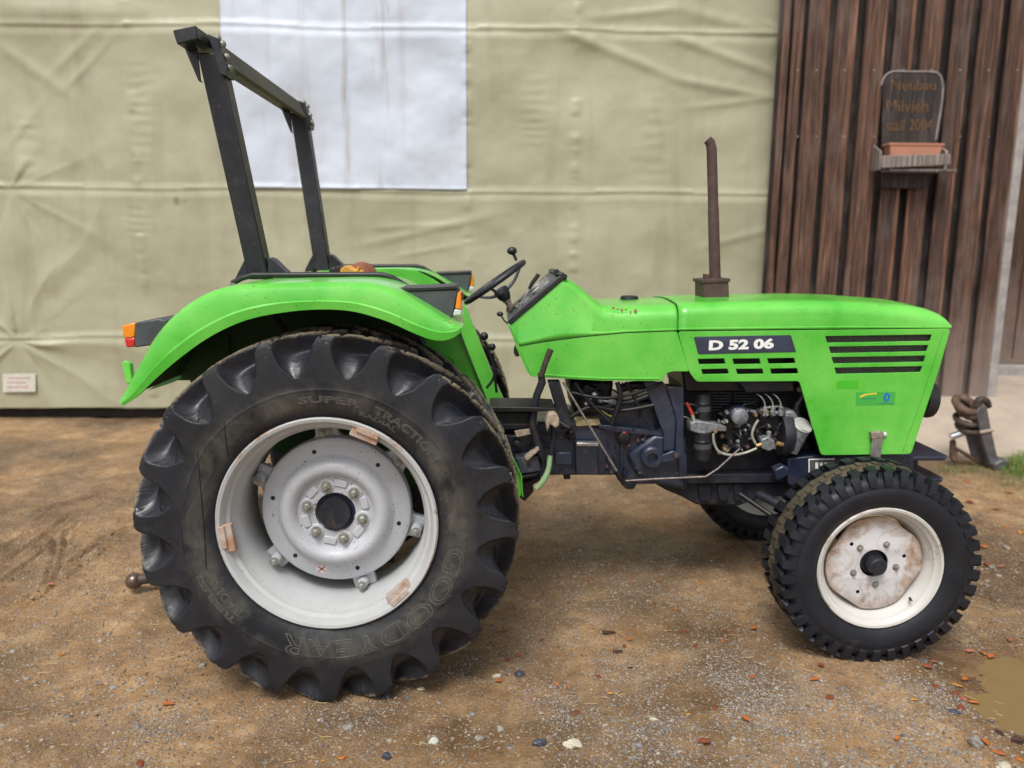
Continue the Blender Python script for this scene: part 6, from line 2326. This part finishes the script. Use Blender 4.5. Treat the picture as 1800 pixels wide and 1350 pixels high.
prism('arm', [(1712, 722), (1719, 712), (1731, 712), (1737, 745), (1752, 812), (1748, 818), (1736, 818), (1722, 768)], ys_ - .09, ys_ - .12, ys_ - .06, GIR, arm_, bevel=.008)
tube('hook', [P(1716, 716, ys_ - .09), P(1722, 704, ys_ - .09), P(1733, 705, ys_ - .09), P(1739, 716, ys_ - .09)], [.03, .034, .03, .02], RC, arm_, 12, 3)
tube('peg', [P(1722, 760, ys_ - .12), P(1746, 756, ys_ - .12)], .013, MUDPAD, arm_, 10)
prism('foot', [(1738, 812), (1752, 804), (1766, 806), (1766, 818), (1752, 824), (1738, 822)], ys_ - .09, ys_ - .16, ys_ + .02, GIR, arm_, bevel=.012)

# ================================================================== STONES AND LEAVES
LM = {}
for nm, c in (('orange', (.42, .13, .03)), ('rust_red', (.22, .055, .022)), ('dark_brown', (.055, .025, .018)), ('yellow_orange', (.50, .24, .05)), ('pinkish_red', (.36, .12, .075))):
    LM[nm] = mat_simple('leaf_' + nm, c, .5, 0, .35, 70, .4)


def leaf(u, v_, colr, size, label, group=None, curl=.35):
    p = G(u, v_)
    z = gz(p.x, p.y)
    az = random.uniform(0, 2 * pi)
    L, Wd = size, size * random.uniform(.5, .68)
    vv, ff = [], []
    tilt = random.uniform(-.35, .35)
    cu = random.uniform(-curl, curl)
    n = 6
    for i in range(n + 1):
        t = i / n
        w_ = Wd * .5 * sin(pi * min(1, t * .96 + .04)) ** .75 * (1 + .12 * math.sin(i * 2.4))
        lx = (t - .5) * L
        for j, e in enumerate((-1, -.5, 0, .5, 1)):
            ly = e * w_
            h = .003 + abs(e) ** 1.5 * w_ * .55 * (1 if cu > 0 else -.15) + cu * L * (t - .5) ** 2 + random.uniform(0, .001) + tilt * ly * .5
            vv.append((p.x + lx * cos(az) - ly * sin(az), p.y + lx * sin(az) + ly * cos(az), z + max(.001, h) + .003))
    for i in range(n):
        for j in range(4):
            ff.append([i * 5 + j, i * 5 + j + 1, (i + 1) * 5 + j + 1, (i + 1) * 5 + j])
    kw = dict(label=label, category='leaf')
    if group:
        kw['group'] = group
    return add('fallen_leaf', vv, ff, LM[colr], smooth=60, solid=.0006, fixn=False, **kw)


G1 = 'leaves on the gravel between the rear and front tyre'
for (u, v_, c, sz, lb) in ((955, 1040, 'rust_red', .035, 'red brown leaf nearest the rear tyre in the shade under the tractor'), (1000, 1055, 'rust_red', .03, 'small dark red leaf right of the red brown one nearest the rear tyre'),
                       (1030, 1015, 'orange', .04, 'orange leaf beside a tiny red one in the shade under the gearbox'), (1045, 1022, 'rust_red', .026, 'tiny red leaf touching the orange one under the gearbox'),
                       (1107, 1021, 'orange', .03, 'left one of two orange leaves side by side in the shade under the engine'), (1158, 1020, 'orange', .035, 'right one of two orange leaves side by side in the shade under the engine'),
                       (1150, 1060, 'rust_red', .03, 'rust red leaf above the orange leaf in the middle of the yard between the tyres'),
                       (1190, 1071, 'orange', .04, 'orange leaf at the front border of the shade under the engine'), (1175, 1108, 'rust_red', .03, 'left leaf of a close rust red pair between the tyres'), (1193, 1112, 'rust_red', .03, 'right leaf of a close rust red pair between the tyres'),
                       (1230, 1024, 'orange', .045, 'widest orange leaf in the shade behind the front tyre'), (1262, 985, 'orange', .04, 'orange leaf in the deep shade just left of the front tyre tread'),
                       (1290, 948, 'orange', .04, 'orange leaf right under the far front wheel'), (1090, 985, 'orange', .03, 'lone small orange leaf in deep shade below the gearbox edge'),
                       (1150, 950, 'orange', .03, 'orange leaf furthest back under the tractor'), (975, 1000, 'orange', .03, 'faint orange leaf behind the right flank of the rear tyre')):
    leaf(u, v_, c, sz * .85, lb, G1)
for (u, v_, c, sz, lb) in ((893, 1160, 'rust_red', .035, 'dark red leaf just right of the big rear tyre with an orange leaf beside it'),
                           (913, 1153, 'orange', .03, 'orange leaf touching the dark red leaf right of the big rear tyre'),
                           (850, 1085, 'rust_red', .04, 'rust red leaf lying against the right side of the big rear tyre'),
                           (887, 1111, 'rust_red', .03, 'narrow red leaf on the soil close to the rear tyre'),
                           (863, 1130, 'rust_red', .026, 'tiny red leaf in the soil beneath the narrow red one by the rear tyre'),
                           (953, 1120, 'rust_red', .032, 'brownish leaf sunk in the gravel between two grey gravel patches'),
                           (877, 1200, 'orange', .035, 'bright orange leaf by a pale pebble in front of the rear tyre'),
                           (978, 1202, 'orange', .04, 'largest orange leaf in the foreground gravel between the wheels'),
                           (1000, 1203, 'orange', .03, 'small orange leaf right beside the largest orange one'),
                           (940, 1226, 'pinkish_red', .03, 'pinkish leaf half buried in the foreground gravel'),
                           (1014, 1250, 'rust_red', .04, 'square-looking rust red leaf nearest the picture bottom at centre'),
                           (1072, 1217, 'yellow_orange', .03, 'yellowish orange leaf on the fine gravel right of centre'),
                           (1052, 1184, 'rust_red', .04, 'rust red leaf left of a dark oval leaf at right of centre'),
                           (1107, 1173, 'dark_brown', .035, 'dark brown oval leaf in the middle foreground'),
                           (1108, 1124, 'orange', .035, 'orange leaf just above the dark brown bark chip'),
                           (1098, 1133, 'rust_red', .032, 'red brown leaf beside the dark bark chip'),
                           (1322, 1194, 'orange', .045, 'orange brown leaf on the mud below left of the front tyre'),
                           (1432, 1203, 'orange', .05, 'big orange leaf on the mud right below the front tyre'),
                           (1459, 1229, 'rust_red', .05, 'curled red brown leaf under the big orange one below the front tyre'),
                           (1443, 1178, 'rust_red', .04, 'faded rust leaf close under the front tyre contact patch'),
                           (1257, 1243, 'rust_red', .04, 'deep red leaf in the grey gravel patch'),
                           (1209, 1255, 'yellow_orange', .03, 'bright yellow orange leaf at the left edge of the grey gravel patch'),
                           (1311, 1265, 'orange', .045, 'orange leaf at the bottom right of the grey gravel patch'),
                           (1237, 1305, 'rust_red', .06, 'wide brown red leaf at the bottom edge under the gravel patch'),
                           (1577, 1300, 'orange', .04, 'orange leaf with a pale spot near the bottom edge left of the puddle'),
                           (1607, 1231, 'yellow_orange', .04, 'long yellow orange leaf on the mud left of the puddle'),
                           (1270, 1132, 'orange', .04, 'orange leaf on dark mud left of the front tyre'),
                           (1275, 1112, 'rust_red', .035, 'dull red leaf behind the orange one left of the front tyre'),
                           (1222, 1140, 'rust_red', .04, 'rust leaf on the pale mud well left of the front tyre'),
                           (1205, 1111, 'rust_red', .035, 'small rust leaf at the edge of the shade left of the front tyre'),
                           (1325, 1110, 'orange', .04, 'orange leaf close to the left side of the front tyre'),
                           (296, 1240, 'orange', .055, 'long bright orange leaf at lower left in front of the rear tyre'),
                           (246, 1341, 'rust_red', .05, 'dark red leaf cut by the bottom edge at left'),
                           (107, 1143, 'orange', .04, 'pale orange leaf on the mud at far left'),
                           (88, 1031, 'pinkish_red', .045, 'pinkish leaf beside the tyre prints at left'),
                           (600, 1333, 'orange', .035, 'small orange leaf at the bottom edge under the rear tyre'),
                           (568, 1340, 'yellow_orange', .02, 'scrap of yellow leaf at the bottom edge left of the orange one')):
    leaf(u, v_, c, sz * .85, lb)
G2 = 'leaves along the left rim of the puddle'
for (u, v_, c, sz, lb) in ((1642, 1158, 'pinkish_red', .045, 'pinkish leaf tucked under the right flank of the front tyre'), (1630, 1172, 'rust_red', .05, 'rust leaf just below the pinkish one beside the front tyre'),
                       (1683, 1197, 'yellow_orange', .055, 'big yellow orange leaf on the gravel rim left of the puddle'), (1697, 1190, 'orange', .045, 'orange leaf right above the big yellow orange one by the puddle'), (1645, 1206, 'rust_red', .04, 'rust leaf left of the big yellow orange one by the puddle'),
                       (1680, 1211, 'rust_red', .045, 'rust leaf directly under the big yellow orange one by the puddle'), (1694, 1221, 'pinkish_red', .045, 'pinkish leaf half way down the left rim of the puddle'), (1713, 1227, 'orange', .05, 'orange leaf touching the brown water at the left rim'),
                       (1690, 1236, 'rust_red', .05, 'flat dull red leaf lowest on the gravel left of the water'), (1705, 1140, 'pinkish_red', .05, 'pinkish red leaf between the front tyre and the puddle top'),
                       (1728, 1142, 'orange', .04, 'small orange leaf at the top corner of the puddle'), (1743, 1147, 'orange', .055, 'larger orange leaf lying at the water top edge'),
                       (1733, 1305, 'orange', .045, 'orange leaf right beside the chunky grey stone by the puddle'), (1755, 1319, 'orange', .06, 'long orange leaf below the chunky grey stone by the puddle'), (1793, 1328, 'orange', .05, 'orange leaf in the bottom right corner'),
                       (1775, 1125, 'pinkish_red', .045, 'pink red leaf on the bright gravel above the puddle'), (1790, 1296, 'dark_brown', .06, 'dark curled leaf at the lower water edge on the right border'), (1757, 1283, 'dark_brown', .045, 'small dark brown leaf at the lower left water edge')):
    leaf(u, v_, c, sz * .85, lb, G2)
G3 = 'leaves on the yard behind the front tyre'
for (u, v_, c, sz, lb) in ((1705, 885, 'rust_red', .06, 'rust leaf just above the top right shoulder of the front tyre'), (1753, 898, 'rust_red', .07, 'wide rust leaf on the damp mud right of the front tyre top'), (1730, 965, 'orange', .06, 'orange rust leaf level with the front tyre top right'),
                       (1768, 928, 'orange', .05, 'orange leaf on damp mud near the right border'), (1795, 938, 'yellow_orange', .06, 'yellow orange leaf cut by the right border of the view'), (1735, 995, 'rust_red', .06, 'brown red leaf nearest to the right edge of the front tyre'),
                       (1760, 1000, 'pinkish_red', .05, 'pinkish leaf right of the brown red one near the tyre edge'), (1775, 870, 'orange', .06, 'orange leaf below the grass tuft at the right'), (1662, 868, 'pinkish_red', .05, 'pink leaf behind the dark hitch plates of the tractor'), (1700, 848, 'orange', .06, 'orange leaf in front of the rusty coils')):
    leaf(u, v_, c, sz, lb, G3)

STM = [mat_simple('pale_stone', (.52, .47, .37), .7, 0, .2, 40, .4), mat_simple('white_green_stone', (.46, .47, .40), .6, 0, .1, 40, .3), mat_simple('grey_stone', (.24, .22, .19), .6, 0, .25, 50, .4), mat_simple('slate_stone', (.05, .058, .08), .5, 0, .4, 60, .4)]


def stone(u, v_, r, mi, label, sc=(1, 1, .6), seed=0):
    p = G(u, v_)
    z = gz(p.x, p.y)
    bm = bmesh.new()
    bmesh.ops.create_icosphere(bm, subdivisions=3, radius=1)
    rs = random.Random(seed)
    o3 = [rs.uniform(0, 9) for _ in range(3)]
    vs = []
    for q in bm.verts:
        n_ = float(fbm(np.array(q.co.x * 1.3 + o3[0] + q.co.z), np.array(q.co.y * 1.3 + o3[1] + q.co.z * .5), 3, seed))
        k_ = 1 + n_ * .55
        vs.append((p.x + q.co.x * r * sc[0] * k_, p.y + q.co.y * r * sc[1] * k_, z + (q.co.z * sc[2] * k_ + sc[2] * .45) * r))
    fs = [[w.index for w in q.verts] for q in bm.faces]
    bm.free()
    add('stone', vs, fs, STM[mi], smooth=28, label=label, category='stone')


stone(1007, 1309, .026, 0, 'largest cream coloured angular stone at the bottom edge right of centre', (1.2, .8, .5), 3)
stone(764, 1304, .019, 1, 'rounded greenish white stone at the bottom edge left of centre', (1, .9, .75), 5)
stone(843, 1299, .019, 2, 'flat smooth grey brown pebble between the white stone and the slate stone', (1.1, .75, .4), 8)
stone(949, 1309, .020, 3, 'dark angular slate stone left of the large cream stone', (1.1, .8, .7), 9)
stone(1716, 1307, .024, 2, 'chunky grey stone standing by the puddle at the lower right', (1, .9, .95), 12)
stone(741, 1210, .014, 0, 'small cream stone in front of the rear tyre tip', (1.2, .8, .5), 15)
stone(873, 1189, .014, 0, 'pale oval pebble right above an orange leaf', (1.3, .8, .5), 16)
stone(676, 1223, .014, 3, 'small dark stone just under the rear tyre', (1.1, .8, .5), 17)
stone(679, 1333, .015, 3, 'round dark blue stone at the bottom edge under the rear tyre', (1, .9, .9), 18)
stone(914, 1184, .018, 3, 'blue grey flat stone in the gravel right of the rear tyre', (1.1, .9, .5), 21)
stone(613, 1278, .017, 2, 'whitish grey stone half buried below the rear tyre', (1.2, .8, .5), 22)
stone(1148, 1262, .012, 0, 'small cream pebble on the left of the grey gravel patch', (1.1, .9, .6), 25)
stone(1676, 1246, .020, 3, 'smooth slate pebble left of the puddle', (1.3, .9, .4), 26)
stone(1765, 1343, .022, 0, 'pale stone cut by the bottom edge at far right', (1.2, .9, .5), 27)


def chip(u, v_, L, lb):
    p = G(u, v_)
    z = gz(p.x, p.y)
    v, f = box_g((p.x, p.y, z + .006), (L, L * .38, .010), Matrix.Rotation(random.uniform(-.4, .4), 3, 'Z') @ Matrix.Rotation(.15, 3, 'Y'))
    v = [a + Vector((random.uniform(-.004, .004), random.uniform(-.004, .004), random.uniform(-.002, .002))) for a in v]
    add('bark_chip', v, f, LM['dark_brown'], bevel=.003, label=lb, category='bark')


chip(1070, 1111, .055, 'larger dark piece of bark in the middle foreground between the wheels')
chip(1086, 1141, .04, 'slanting dark splinter of bark below the larger piece')
